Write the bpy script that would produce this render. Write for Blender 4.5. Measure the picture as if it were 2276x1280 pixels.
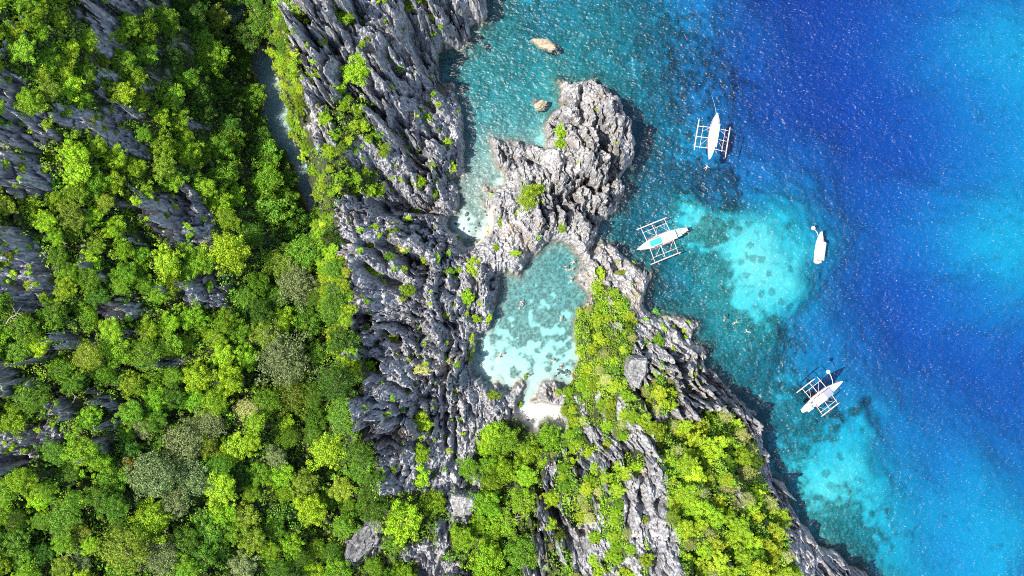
import bpy, bmesh, math, random
import numpy as np
from mathutils import Vector, Matrix

# ------------------------------------------------------------------ clear
for o in list(bpy.data.objects):
    bpy.data.objects.remove(o, do_unlink=True)
scene = bpy.context.scene
COL = scene.collection
random.seed(7)
rng = np.random.default_rng(7)

# ------------------------------------------------------------------ camera, sky, sun, exposure
CAM_H = 200.0            # drone height above the sea, metres
MPP = 0.13               # metres per photo pixel at sea level
CX, CY = 1138.0, 640.0
SUN_ELEV, SUN_AZ = 62.0, 192.0     # azimuth of the sun seen from above, degrees anticlockwise from +X (the sun stands on the left)

cam_d = bpy.data.cameras.new("camera")
cam_d.sensor_fit = 'HORIZONTAL'
cam_d.angle = 2 * math.atan(CX * MPP / CAM_H)
cam_d.clip_start = 1.0
cam_d.clip_end = 5000.0
cam = bpy.data.objects.new("camera", cam_d)
cam.location = (0, 0, CAM_H)
cam.rotation_euler = (0, 0, 0)
COL.objects.link(cam)
scene.camera = cam

world = bpy.data.worlds.new("World")
scene.world = world
world.use_nodes = True
wn = world.node_tree
for n in list(wn.nodes):
    wn.nodes.remove(n)
w_out = wn.nodes.new('ShaderNodeOutputWorld')
w_bg = wn.nodes.new('ShaderNodeBackground')
w_sky = wn.nodes.new('ShaderNodeTexSky')
w_sky.sky_type = 'NISHITA'
w_sky.sun_disc = False
w_sky.sun_elevation = math.radians(SUN_ELEV)
w_sky.sun_rotation = math.radians(90.0 - SUN_AZ)
w_bg.inputs['Strength'].default_value = 0.15
wn.links.new(w_sky.outputs[0], w_bg.inputs['Color'])
wn.links.new(w_bg.outputs[0], w_out.inputs['Surface'])

sun_d = bpy.data.lights.new("sun", 'SUN')
sun_d.energy = 5.0
sun_d.angle = math.radians(0.53)
sun_d.color = (1.0, 0.955, 0.88)
sun = bpy.data.objects.new("sun", sun_d)
sdir = Vector((math.cos(math.radians(SUN_AZ)) * math.cos(math.radians(SUN_ELEV)),
               math.sin(math.radians(SUN_AZ)) * math.cos(math.radians(SUN_ELEV)),
               math.sin(math.radians(SUN_ELEV))))
sun.rotation_euler = sdir.to_track_quat('Z', 'Y').to_euler()
sun.location = sdir * 300
COL.objects.link(sun)

vs = scene.view_settings
vs.view_transform = 'Standard'
vs.look = 'None'
vs.exposure = 1.35
vs.gamma = 1.0
vs.use_curve_mapping = False
scene.cycles.filter_width = 1.0
scene.cycles.use_denoising = False

# ------------------------------------------------------------------ helpers
def at(px, py, z=0.0):
    """photo pixel + height above the sea -> point of the place"""
    k = MPP * (1 - z / CAM_H)
    return ((px - CX) * k, (CY - py) * k, z)

def to_px(X, Y, Z):
    k = MPP * (1 - Z / CAM_H)
    return X / k + CX, CY - Y / k

def tag(o, label=None, cat=None, group=None, kind=None):
    if label: o['label'] = label
    if cat: o['category'] = cat
    if group: o['group'] = group
    if kind: o['kind'] = kind
    return o

def link(o, parent=None):
    COL.objects.link(o)
    if parent is not None:
        o.parent = parent
    return o

def empty(name, loc=(0, 0, 0), rz=0.0):
    o = bpy.data.objects.new(name, None)
    o.empty_display_size = 0.3
    o.location = loc
    o.rotation_euler = (0, 0, rz)
    return link(o)

def np_mesh(name, V, quads=None, tris=None, smooth=False):
    """mesh from numpy arrays"""
    me = bpy.data.meshes.new(name)
    V = np.asarray(V, np.float32)
    me.vertices.add(len(V))
    me.vertices.foreach_set('co', V.ravel())
    loops, starts, pos = [], [], 0
    if quads is not None and len(quads):
        loops.append(np.asarray(quads, np.int32).ravel())
        starts.append(np.arange(len(quads), dtype=np.int32) * 4)
        pos = len(quads) * 4
    if tris is not None and len(tris):
        loops.append(np.asarray(tris, np.int32).ravel())
        starts.append(pos + np.arange(len(tris), dtype=np.int32) * 3)
    L = np.concatenate(loops); S = np.concatenate(starts)
    me.loops.add(len(L)); me.polygons.add(len(S))
    me.loops.foreach_set('vertex_index', L)
    me.polygons.foreach_set('loop_start', S)
    me.update(calc_edges=True)
    me.polygons.foreach_set('use_smooth', np.full(len(S), smooth, bool))
    return me

def bm_mesh(name, bm, smooth=False):
    me = bpy.data.meshes.new(name)
    bm.normal_update()
    bm.to_mesh(me); bm.free()
    if smooth:
        me.polygons.foreach_set('use_smooth', np.full(len(me.polygons), True, bool))
    return me

def obj(name, me, mat=None, parent=None):
    o = bpy.data.objects.new(name, me)
    if mat is not None and not me.materials:
        me.materials.append(mat)
    return link(o, parent)

# -- noise
def _h(ix, iy, seed):
    a = (ix.astype(np.int64) * 374761393 + iy.astype(np.int64) * 668265263 + seed * 974634777) & 0xFFFFFFFF
    a = ((a ^ (a >> 13)) * 1274126177) & 0xFFFFFFFF
    a = ((a ^ (a >> 15)) * 2246822519) & 0xFFFFFFFF
    a = a ^ (a >> 16)
    return (a & 0xFFFFFF).astype(np.float32) / float(0x1000000)

def vnoise(x, y, seed):
    ix = np.floor(x); iy = np.floor(y)
    fx = x - ix; fy = y - iy
    fx = fx * fx * (3 - 2 * fx); fy = fy * fy * (3 - 2 * fy)
    a = _h(ix, iy, seed); b = _h(ix + 1, iy, seed)
    c = _h(ix, iy + 1, seed); d = _h(ix + 1, iy + 1, seed)
    return (a * (1 - fx) + b * fx) * (1 - fy) + (c * (1 - fx) + d * fx) * fy

def fbm(x, y, seed, octv=4):
    s = np.zeros_like(x, dtype=np.float32); amp = 0.5; tot = 0
    for i in range(octv):
        s += amp * vnoise(x, y, seed + i * 17); tot += amp
        x = x * 2.03 + 11.3; y = y * 2.03 - 7.7; amp *= 0.5
    return s / tot

def ridged(x, y, seed, octv=3):
    s = np.zeros_like(x, dtype=np.float32); amp = 0.5; tot = 0
    for i in range(octv):
        s += amp * (1 - np.abs(2 * vnoise(x, y, seed + i * 31) - 1)); tot += amp
        x = x * 2.1 + 5.3; y = y * 2.1 - 3.1; amp *= 0.5
    return s / tot

def worley(x, y, seed):
    ix = np.floor(x); iy = np.floor(y)
    f1 = np.full(x.shape, 9.0, np.float32); f2 = f1.copy()
    bi = np.zeros_like(ix); bj = np.zeros_like(ix)
    bdx = np.zeros_like(f1); bdy = np.zeros_like(f1)
    for i in (-1, 0, 1):
        for j in (-1, 0, 1):
            ci = ix + i; cj = iy + j
            dx = (x - ci - 0.1 - 0.8 * _h(ci, cj, seed)).astype(np.float32)
            dy = (y - cj - 0.1 - 0.8 * _h(ci, cj, seed + 1)).astype(np.float32)
            d = dx * dx + dy * dy
            near = d < f1
            f2 = np.where(near, f1, np.minimum(f2, d))
            f1 = np.where(near, d, f1)
            bi = np.where(near, ci, bi); bj = np.where(near, cj, bj)
            bdx = np.where(near, dx, bdx); bdy = np.where(near, dy, bdy)
    return np.sqrt(f1), np.sqrt(f2), bdx, bdy, bi, bj

def sstep(a, b, x):
    t = np.clip((x - a) / (b - a), 0, 1)
    return t * t * (3 - 2 * t)

def inside(poly, X, Y):
    P = np.asarray(poly, float)
    r = np.zeros(X.shape, bool)
    j = len(P) - 1
    for i in range(len(P)):
        xi, yi = P[i]; xj, yj = P[j]
        if yi != yj:
            c = ((yi > Y) != (yj > Y)) & (X < (xj - xi) * (Y - yi) / (yj - yi) + xi)
            r ^= c
        j = i
    return r

def poly_dist(poly, X, Y):
    P = np.asarray(poly, float)
    d = np.full(X.shape, 1e9)
    for i in range(len(P)):
        a = P[i - 1]; b = P[i]
        ab = b - a; L2 = max(ab @ ab, 1e-9)
        t = np.clip(((X - a[0]) * ab[0] + (Y - a[1]) * ab[1]) / L2, 0, 1)
        d = np.minimum(d, (X - a[0] - t * ab[0]) ** 2 + (Y - a[1] - t * ab[1]) ** 2)
    return np.sqrt(d)

class TPS:
    def __init__(self, P, v, lam=0.02):
        P = np.asarray(P, float) / 50.0; v = np.asarray(v, float)
        n = len(P)
        r = np.linalg.norm(P[:, None] - P[None], axis=2)
        K = np.where(r > 0, r * r * np.log(np.maximum(r, 1e-9)), 0) + lam * np.eye(n)
        Q = np.hstack([np.ones((n, 1)), P])
        A = np.zeros((n + 3, n + 3)); A[:n, :n] = K; A[:n, n:] = Q; A[n:, :n] = Q.T
        s = np.linalg.solve(A, np.concatenate([v, np.zeros(3)]))
        self.w, self.c, self.P = s[:n], s[n:], P
    def __call__(self, X, Y):
        X = X / 50.0; Y = Y / 50.0
        r = self.c[0] + self.c[1] * X + self.c[2] * Y
        for (px, py), w in zip(self.P, self.w):
            d2 = (X - px) ** 2 + (Y - py) ** 2
            r = r + w * 0.5 * d2 * np.log(np.maximum(d2, 1e-12))
        return r

# ------------------------------------------------------------------ shoreline (photo pixels at sea level)
COAST = [(1086,-900),(1085,-60),(1085,0),(1083,20),(1078,45),(1065,52),(1050,50),(1045,62),(1047,75),(1040,100),(1030,108),(1012,108),(990,112),
 (979,120),(980,145),(978,160),(984,180),(1005,185),(1010,210),(1024,235),(1033,260),(1035,300),(1036,330),(1037,372),(1030,392),(1006,398),
 (1022,407),(1025,425),(1026,455),(1020,474),(1000,482),(993,498),(1000,512),(1018,522),(1027,538),(1034,551),(1048,548),(1060,543),(1074,530),
 (1084,516),(1087,500),(1084,478),(1074,464),(1062,446),(1056,434),(1064,431),(1076,440),(1070,424),(1061,398),(1074,404),(1090,415),(1108,422),(1124,412),
 (1122,396),(1113,380),(1100,374),(1094,362),(1086,354),(1096,342),(1092,326),(1083,314),(1086,301),(1102,304),(1120,313),(1140,319),
 (1152,316),(1166,326),(1185,323),(1200,331),(1216,328),(1220,310),(1215,287),(1222,262),(1234,253),(1250,240),(1258,232),(1250,222),(1245,208),
 (1243,181),(1262,181),(1280,184),(1300,185),(1318,174),(1330,188),(1346,193),(1360,209),(1375,222),(1387,241),(1381,248),(1392,265),
 (1402,280),(1405,300),(1413,318),(1406,345),(1400,370),(1385,390),(1376,398),(1383,408),(1388,420),(1376,448),(1360,475),(1348,486),
 (1335,492),(1325,500),(1325,522),(1317,540),(1310,556),(1322,558),(1332,544),(1338,534),(1350,548),(1360,545),(1375,560),(1395,575),(1410,583),
 (1424,588),(1430,612),(1448,604),(1446,625),(1436,655),(1428,675),(1438,690),(1452,697),(1466,706),(1480,702),(1500,700),(1522,711),
 (1551,722),(1545,736),(1537,752),(1542,766),(1560,769),(1575,780),(1565,795),(1567,815),(1585,825),(1592,834),(1605,855),(1620,862),
 (1635,875),(1645,895),(1655,908),(1681,914),(1675,930),(1685,950),(1690,975),(1700,1000),(1705,1040),(1715,1060),(1738,1075),(1742,1096),
 (1760,1125),(1775,1163),(1795,1178),(1800,1200),(1850,1222),(1880,1245),(1930,1280),(2000,1330),(2200,1500),(2600,2200),(-1500,2200),(-1500,-900)]
LAGOON = [(1200,555),(1212,546),(1226,541),(1245,538),(1262,545),(1280,560),(1291,576),(1288,594),(1283,606),(1284,622),(1293,640),(1306,650),(1312,664),
 (1302,684),(1287,692),(1276,715),(1276,745),(1283,765),(1286,790),(1281,815),(1271,827),(1268,846),(1256,857),(1246,847),(1233,838),
 (1221,845),(1210,850),(1196,862),(1186,878),(1178,893),(1180,904),(1170,912),(1160,912),(1153,904),(1156,890),(1161,870),(1168,850),(1166,835),
 (1160,840),(1150,852),(1140,862),(1128,866),(1115,864),(1110,855),(1108,844),(1096,854),(1088,850),(1073,846),(1068,834),(1056,840),
 (1048,835),(1050,800),(1055,775),(1059,755),(1063,742),(1090,735),(1095,711),(1100,690),(1106,675),(1108,650),(1105,622),(1111,612),
 (1130,609),(1150,614),(1161,600),(1171,590),(1181,570)]
POOL = [(583,104),(600,108),(610,140),(616,170),(630,200),(642,240),(648,290),(662,320),(675,345),(690,385),(694,410),(700,430),(708,470),(700,484),
 (684,465),(668,425),(655,400),(655,365),(636,360),(612,332),(607,300),(592,290),(584,260),(586,230),(594,210),(580,190),(568,168),(556,156),(560,132)]
POOL2 = [(500,0),(540,8),(548,30),(530,46),(505,44),(488,24)]
SAND = [[(1148,896),(1180,899),(1190,899),(1206,892),(1226,894),(1244,900),(1242,916),(1256,934),(1254,962),(1236,944),(1216,924),(1196,934),(1192,952),(1170,938),(1152,922)],
        [(1006,520),(1022,518),(1030,535),(1034,556),(1052,553),(1070,540),(1086,524),(1098,498),(1096,470),(1108,462),(1090,452),(1082,480),(1078,505),(1060,525),(1040,536)]]
def W0(poly):
    return [at(x, y)[:2] for x, y in poly]

# heights of the land (photo pixel, metres above the sea)
LAND = [(-120,-60,62),(-120,300,58),(-120,640,54),(-120,1000,46),(-120,1340,42),
 (0,0,56),(0,200,54),(0,420,50),(0,640,46),(0,850,42),(0,1050,40),(0,1280,38),
 (150,0,47),(150,200,45),(150,420,42),(150,640,40),(150,850,37),(150,1050,36),(150,1280,34),
 (300,-40,30),(300,150,33),(300,350,33),(300,520,34),(300,700,33),(300,900,31),(300,1100,31),(300,1300,30),
 (420,0,17),(420,150,20),(430,350,22),(450,520,27),(450,680,26),(450,900,25),(450,1100,26),(450,1300,26),
 (520,20,4),(530,120,7),(540,250,8),(560,380,11),(600,520,15),(600,700,18),(600,900,20),(600,1100,21),(600,1300,21),
 (600,60,6),(575,200,3),(600,320,4),(650,440,5),(690,480,6),(700,600,11),(720,740,14),(740,900,15),(780,1060,15),(800,1250,15),
 (618,-40,36),(640,60,36),(660,170,35),(680,300,32),(700,400,28),(720,450,24),
 (740,-40,36),(760,80,34),(770,200,31),(780,320,26),(800,420,20),
 (860,-40,28),(870,80,26),(880,200,21),(880,320,18),(880,410,15),(850,458,11),(920,468,9),
 (960,-40,20),(950,80,13),(950,200,13),(960,320,11),(980,400,8),(970,450,6),(1040,-40,14),(1040,40,9),(1000,60,9),
 (745,485,26),(780,500,27),(860,495,23),(930,500,17),(985,510,9),
 (760,600,27),(790,640,27),(850,600,20),(900,640,16),(960,600,12),(1040,590,8),(1090,600,6),(1140,570,7),(1180,540,6),
 (755,700,22),(790,720,25),(850,720,19),(920,740,14),(1000,720,9),(1040,760,6),
 (770,805,22),(800,860,28),(790,920,30),(860,880,24),(940,860,15),(1010,860,9),(1080,880,5),(1120,900,5),(1160,860,4),
 (820,990,28),(850,1080,25),(900,980,19),(960,980,14),(1030,980,9),(1090,960,6),
 (870,1150,16),(960,1100,13),(1030,1130,12),(1000,1220,14),(900,1260,15),(1000,1330,15),
 (1140,950,3),(1200,930,2),(1130,1040,7),(1190,1000,6),(1120,1150,9),(1160,1240,11),(1130,1330,12),(1215,870,4),
 (1250,960,7),(1215,1050,14),(1230,1150,17),(1230,1260,20),(1300,880,9),(1310,960,14),(1300,1080,22),(1310,1200,26),(1310,1330,28),
 (1320,780,7),(1330,700,6),(1380,740,12),(1400,860,16),(1400,960,24),(1400,1080,30),(1410,1200,33),(1420,1330,35),
 (1462,900,24),(1455,1000,29),(1480,1100,31),(1500,1220,35),(1510,1330,38),
 (1480,960,21),(1520,860,12),(1500,760,7),(1460,800,11),(1560,840,8),(1600,900,10),
 (1560,980,22),(1580,1080,28),(1600,1180,33),(1600,1330,36),(1640,960,16),(1670,1060,18),(1690,1160,22),(1720,1260,25),(1780,1340,24),(1900,1400,16),
 (1350,600,6),(1330,640,6),(1400,620,5),(1420,700,7),
 (1300,220,8),(1350,260,9),(1380,320,9),(1370,380,8),(1290,300,9),(1240,300,7),(1300,400,9),(1350,440,7),(1290,500,9),(1290,560,6),
 (1230,400,9),(1180,440,9),(1220,490,8),(1120,350,4),(1170,360,6),(1100,460,5),(1120,520,6)]
# depths of the sea bed; pale right-edge shallows are added to imitate reflected cloud
SEA = [(1100,300,2.2),(1060,300,2.6),(1180,290,2.6),(1080,360,1.1),(1050,420,0.9),(1095,400,0.8),(1045,470,0.8),(1050,520,0.4),
 (1020,150,5.0),(1100,100,5.4),(1120,190,4.6),(1100,240,3.6),(1200,160,5.4),(1200,40,7.4),(1120,20,5.5),(1300,60,6.5),(1240,120,4.6),(1300,140,6.5),(1450,40,8.5),(1420,160,8.0),(1460,240,9.5),
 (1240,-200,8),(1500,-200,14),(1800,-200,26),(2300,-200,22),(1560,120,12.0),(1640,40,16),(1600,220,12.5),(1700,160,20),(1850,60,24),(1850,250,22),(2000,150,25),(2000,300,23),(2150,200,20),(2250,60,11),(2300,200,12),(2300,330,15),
 (1500,340,10),(1600,320,12),(1680,330,15),(1750,380,14),(1450,420,10),(1560,410,11),(1640,420,10),(1380,560,7),(1450,480,8.0),(1510,470,3.4),(1550,500,3.1),(1590,560,4.4),
 (1400,640,8),(1500,640,9),(1560,620,6.5),(1640,600,3.4),(1700,540,3.6),(1720,600,3.1),(1680,680,4.2),(1760,500,6.5),(1780,640,6.5),(1620,690,5.2),(1600,760,6.5),(1660,780,7.0),(1740,760,7.6),
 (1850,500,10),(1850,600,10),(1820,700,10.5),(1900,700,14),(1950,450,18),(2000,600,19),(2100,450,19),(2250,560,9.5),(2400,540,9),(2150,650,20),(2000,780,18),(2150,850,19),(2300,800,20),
 (1600,840,8),(1700,900,8.5),(1760,860,9),(1800,920,7.5),(1780,980,8),(1880,860,12),(1900,940,10),(1960,960,8),(1860,1020,6.5),(1950,1040,7.5),(1760,1060,6.5),(1820,1100,4.2),(1900,1120,4.6),(1800,1150,4.8),
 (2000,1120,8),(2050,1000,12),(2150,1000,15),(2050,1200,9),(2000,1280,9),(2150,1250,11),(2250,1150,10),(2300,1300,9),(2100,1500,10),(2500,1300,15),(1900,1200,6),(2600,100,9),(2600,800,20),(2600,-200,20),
 (1225,570,2.6),(1270,572,4.2),(1255,590,3.0),(1200,620,2.3),(1140,640,2.2),(1120,690,2.0),(1200,690,1.6),(1270,660,2.2),(1250,720,1.4),(1170,740,1.2),(1090,760,0.9),(1240,780,1.0),(1180,800,0.85),(1100,810,0.6),(1240,840,0.6),(1170,860,0.6),(1168,890,0.25),(1075,835,0.4),
 (600,200,1.2),(640,320,1.2),(680,430,1.2),(520,25,1.0)]

# dark reef and rubble on the sea bed: px, py, rx, ry, amount
REEF = [(1430,420,90,90,.9),(1400,560,80,70,.9),(1480,650,120,55,.9),(1420,330,70,110,.85),(1560,700,60,60,.7),(1640,800,100,60,.6),(1330,150,90,70,.6),(1150,100,150,110,.88),(1180,200,110,70,.88),(1240,30,120,60,.7),(1340,10,150,60,.75),(1420,20,100,60,.6),(1250,100,90,60,.5),(1050,120,60,70,.6),(1100,200,90,70,.45),(1120,290,110,50,.9),(1060,310,40,60,.7),
 (1600,515,42,22,.8),(1625,560,36,16,.6),(1585,605,60,34,.85),(1500,560,60,30,.4),(1560,390,120,60,.7),(1650,400,60,40,.45),(1080,385,55,50,.75),(1050,430,45,45,.65),(1045,480,35,30,.5),(1500,250,120,80,.5),(1450,120,120,80,.5),(1600,130,120,100,.45),
 (1590,700,50,40,.5),(1640,760,90,50,.55),(1720,800,100,50,.5),(1800,760,90,40,.35),(1660,860,60,70,.8),(1720,960,40,80,.8),(1760,900,80,40,.6),(1830,900,60,40,.35),(1930,945,90,16,.75),(1780,1000,60,50,.5),
 (1760,1120,40,60,.7),(1870,1190,60,50,.75),(1900,1240,60,40,.75),(1560,830,70,70,.8),(1840,980,60,20,.4),(2000,1130,60,30,.3),(1950,1200,60,20,.3),
 (1225,575,60,45,.95),(1265,575,40,40,.7),(1280,640,40,60,.95),(1190,640,70,50,.75),(1130,660,40,60,.8),(1150,720,60,40,.62),(1210,720,60,50,.6),(1260,770,40,50,.5),(1110,735,50,20,.5),
 (1030,440,30,50,.5),(1050,490,25,25,.35)]

# ------------------------------------------------------------------ vegetation map (photo pixels)
VS = 4; VX0, VY0 = -400, -300
VW, VH = (2276 + 800) // VS, (1280 + 600) // VS
gx, gy = np.meshgrid(VX0 + (np.arange(VW) + .5) * VS, VY0 + (np.arange(VH) + .5) * VS)
veg = np.zeros((VH, VW), np.float32)
def vfill(poly, v):
    P = np.array(poly, float)
    x0 = max(int((P[:, 0].min() - VX0) / VS) - 1, 0); x1 = min(int((P[:, 0].max() - VX0) / VS) + 2, VW)
    y0 = max(int((P[:, 1].min() - VY0) / VS) - 1, 0); y1 = min(int((P[:, 1].max() - VY0) / VS) + 2, VH)
    m = inside(poly, gx[y0:y1, x0:x1], gy[y0:y1, x0:x1])
    veg[y0:y1, x0:x1][m] = v
def vdisc(x, y, rx, ry, v):
    m = ((gx - x) / rx) ** 2 + ((gy - y) / ry) ** 2 < 1
    veg[m] = v
# hillside and valley forest
vfill([(-400,-300),(590,-300),(615,0),(640,70),(650,110),(672,140),(660,160),(672,220),(665,260),(680,310),(690,340),(700,400),(700,470),(740,482),(742,560),(768,600),(768,640),(775,690),(755,720),(775,745),(780,790),(825,800),(830,822),(800,850),(786,900),(790,950),(830,1000),(845,1070),(850,1110),(900,1090),(960,1085),(990,1100),(1000,1090),(1050,1080),(1060,960),(1110,935),(1150,925),(1190,945),(1215,922),(1255,950),(1258,1000),(1215,1030),(1205,1060),(1212,1100),(1185,1130),(1200,1170),(1160,1220),(1150,1600),(-400,1600)], 1)
ROCKP = [[(-300,140),(0,140),(45,165),(70,200),(112,255),(130,300),(112,322),(60,330),(0,330),(-300,330)],
 [(-300,330),(0,330),(60,340),(120,390),(128,428),(80,446),(0,425),(-300,420)],
 [(118,236),(150,235),(250,262),(300,300),(348,345),(332,358),(250,332),(210,305),(130,272)],
 [(168,-60),(215,-60),(252,40),(237,90),(262,130),(272,165),(226,130),(205,80),(178,30)],
 [(288,184),(340,192),(336,202),(290,200)],[(340,100),(358,140),(350,150),(325,110)],
 [(280,455),(340,425),(380,430),(450,430),(482,480),(472,520),(462,560),(440,566),(400,530),(350,522),(340,492),(290,472)],
 [(-300,520),(0,520),(50,510),(100,560),(122,640),(112,690),(60,690),(0,650),(-300,650)],
 [(205,672),(300,668),(332,690),(310,712),(230,704)],[(352,638),(410,640),(460,600),(502,640),(512,690),(480,684),(420,662)],
 [(-300,960),(0,960),(60,955),(110,930),(150,960),(150,985),(90,992),(80,1022),(0,1050),(-300,1060)],
 [(-300,810),(0,810),(45,820),(60,880),(0,890),(-300,890)],[(20,640),(120,640),(110,690),(30,690)],
 [(400,395),(470,440),(440,450),(380,420)],[(410,255),(450,280),(430,290),(405,270)],
 [(225,160),(260,178),(255,196),(228,182)],[(330,795),(420,800),(400,822),(350,815)],[(100,900),(160,880),(200,920),(150,930)],
 [(762,1240),(775,1195),(830,1155),(855,1180),(850,1215),(815,1245),(770,1252)],
 [(890,1215),(940,1195),(985,1215),(975,1255),(930,1250),(890,1235)],
 [(992,1100),(1030,1092),(1058,1112),(1060,1150),(1030,1158),(1000,1150)],[(972,1150),(1005,1155),(1000,1225),(970,1230)],
 [(930,1250),(1000,1240),(1040,1262),(1040,1300),(930,1300)],[(1040,1046),(1072,1040),(1070,1095),(1045,1090)]]
for p in ROCKP: vfill(p, 0)
# gaps of bare rock inside the hillside come from noise further down
RIDGEV = [[(640,10),(660,4),(676,25),(670,42),(645,36)],[(735,18),(752,14),(770,30),(790,36),(790,56),(762,48)],
 [(712,238),(750,214),(772,220),(812,215),(813,262),(866,314),(866,336),(846,338),(830,322),(800,302),(796,322),(776,332),(742,312),(730,300),(746,275),(736,265),(712,282)],
 [(690,335),(720,320),(762,332),(792,366),(812,376),(846,400),(856,432),(840,440),(800,426),(762,432),(746,460),(745,478),(696,472),(690,420),(700,392),(690,362)],
 [(1285,690),(1300,680),(1326,682),(1318,640),(1322,602),(1342,600),(1346,632),(1372,650),(1400,668),(1402,700),(1412,742),(1405,790),(1400,822),(1392,850),(1412,880),(1440,900),(1450,940),(1460,1010),(1472,1060),(1440,1075),(1400,1060),(1385,1085),(1385,1160),(1410,1180),(1450,1180),(1460,1240),(1450,1600),(1150,1600),(1210,1260),(1215,1100),(1230,1040),(1262,1000),(1262,940),(1245,905),(1262,860),(1275,830),(1285,790),(1276,745)],
 [(1470,805),(1490,840),(1502,900),(1482,922),(1440,902),(1430,870),(1450,840)],
 [(1580,905),(1620,915),(1660,950),(1690,1000),(1690,1060),(1720,1100),(1735,1150),(1747,1200),(1775,1290),(1850,1600),(1530,1600),(1512,1200),(1490,1130),(1480,1060),(1462,1010),(1452,960),(1480,935),(1505,930),(1540,955),(1560,920)]]
for p in RIDGEV: vfill(p, 1)
SLOPER = [[(1290,895),(1300,885),(1306,915),(1314,930),(1298,925)],[(1322,880),(1334,875),(1334,900),(1326,905)],[(1358,888),(1380,880),(1385,930),(1392,945),(1372,930)],
 [(1290,950),(1330,950),(1352,985),(1335,1000),(1300,975)],[(1350,965),(1400,1000),(1402,1015),(1360,995)],[(1288,995),(1305,1010),(1350,1020),(1345,1040),(1320,1040),(1290,1028)],
 [(1430,885),(1440,890),(1455,960),(1464,1005),(1452,1008),(1440,950)],[(1370,1075),(1415,1055),(1440,1020),(1460,1025),(1475,1065),(1485,1085),(1475,1125),(1450,1180),(1400,1182),(1385,1150)],
 [(1206,1060),(1215,1026),(1236,1040),(1228,1085),(1208,1078)],[(1220,1140),(1255,1140),(1280,1160),(1310,1200),(1320,1230),(1295,1225),(1250,1180),(1225,1165)],
 [(1205,1170),(1222,1170),(1262,1240),(1250,1245),(1215,1200)],[(1300,1200),(1360,1200),(1368,1225),(1320,1235)],[(1450,1190),(1480,1180),(1510,1220),(1525,1290),(1440,1300),(1440,1240)],
 [(1330,1125),(1345,1150),(1328,1165),(1312,1140)],[(1264,1090),(1275,1125),(1268,1130)],[(1335,1050),(1360,1085),(1340,1090)],[(1395,925),(1425,960),(1420,985),(1400,960)],
 [(1395,820),(1440,788),(1445,800),(1430,840),(1423,868),(1396,840)],[(1636,1075),(1648,1085),(1646,1125),(1632,1110)]]
for p in SLOPER: vfill(p, 0)

# thin ribs of bare rock along the strike of the beds
def stripes(poly, ang, across, along, thr, seed):
    m = inside(poly, gx, gy)
    u = gx * math.cos(ang) + gy * math.sin(ang); v = -gx * math.sin(ang) + gy * math.cos(ang)
    n = ridged((v + 30 * (fbm(gx / 70, gy / 70, seed + 1, 2) - .5)) / across, u / along, seed, 2)
    veg[m & (n > thr)] = 0
stripes([(1262,880),(1440,880),(1470,1060),(1520,1300),(1200,1300),(1215,1040),(1262,960)], math.radians(64), 34, 120, .72, 31)
stripes([(1300,600),(1412,600),(1412,800),(1330,690)], math.radians(64), 34, 100, .80, 33)
stripes([(-400,-300),(330,-300),(500,420),(520,640),(300,720),(-400,720)], math.radians(33), 52, 170, .86, 32)
stripes([(-400,720),(300,720),(260,1000),(-400,1100)], math.radians(12), 60, 170, .84, 34)
# ------------------------------------------------------------------ terrain grid (metres)
def axis(lo, f0, f1, hi, step, grow=1.35, far=1500.0, mid=None):
    a = list(np.arange(f0, f1, step))
    if mid: a += list(np.arange(f1, mid, step * 2))
    s = step * 3; x = a[-1]
    while x < far:
        s *= grow; x += s; a.append(x)
    s = step * 3; x = a[0]; b = []
    while x > -far:
        s *= grow; x -= s; b.append(x)
    return np.array(b[::-1] + a)
STEP = 0.29
xs = axis(0, -140, 104, 0, STEP, mid=172)
ys = axis(0, -96, 96, 0, STEP)
GX, GY = np.meshgrid(xs, ys)
NX, NY = len(xs), len(ys)
CXm, CYm = np.clip(GX, -165, 190), np.clip(GY, -112, 112)

# coarse fields
cxs = np.arange(-170, 196, 0.7); cys = np.arange(-116, 117, 0.7)
QX, QY = np.meshgrid(cxs, cys)
def up(F, X=CXm, Y=CYm):
    fx = (X - cxs[0]) / 0.7; fy = (Y - cys[0]) / 0.7
    ix = np.clip(fx.astype(int), 0, len(cxs) - 2); iy = np.clip(fy.astype(int), 0, len(cys) - 2)
    fx = fx - ix; fy = fy - iy
    return ((F[iy, ix] * (1 - fx) + F[iy, ix + 1] * fx) * (1 - fy) + (F[iy + 1, ix] * (1 - fx) + F[iy + 1, ix + 1] * fx) * fy).astype(np.float32)
land = inside(W0(COAST), QX, QY)
dcoast = poly_dist(W0(COAST), QX, QY)
for wp in (LAGOON, POOL, POOL2):
    land &= ~inside(W0(wp), QX, QY)
    dcoast = np.minimum(dcoast, poly_dist(W0(wp), QX, QY))
sdf = np.where(land, dcoast, -dcoast)
tp = TPS([at(x, y, z)[:2] for x, y, z in LAND], [z for _, _, z in LAND], 0.004)
zl = np.clip(tp(QX, QY), 1.5, 70)
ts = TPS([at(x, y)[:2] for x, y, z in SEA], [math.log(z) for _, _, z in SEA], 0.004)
WX = QX + (fbm(QX * .07, QY * .07, 803, 4) - .5) * 14 * (~inside(W0(LAGOON), QX, QY)); WY = QY + (fbm(QX * .07, QY * .07, 804, 4) - .5) * 14 * (~inside(W0(LAGOON), QX, QY))
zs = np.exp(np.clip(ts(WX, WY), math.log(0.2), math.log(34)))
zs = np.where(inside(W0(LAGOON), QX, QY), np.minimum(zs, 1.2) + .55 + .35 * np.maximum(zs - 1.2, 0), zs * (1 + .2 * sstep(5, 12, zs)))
zs = zs * (1 + .35 * np.exp(-(((QX - 38) / 22) ** 2 + ((QY - 10) / 30) ** 2)))
sandm = np.zeros_like(QX)
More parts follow.
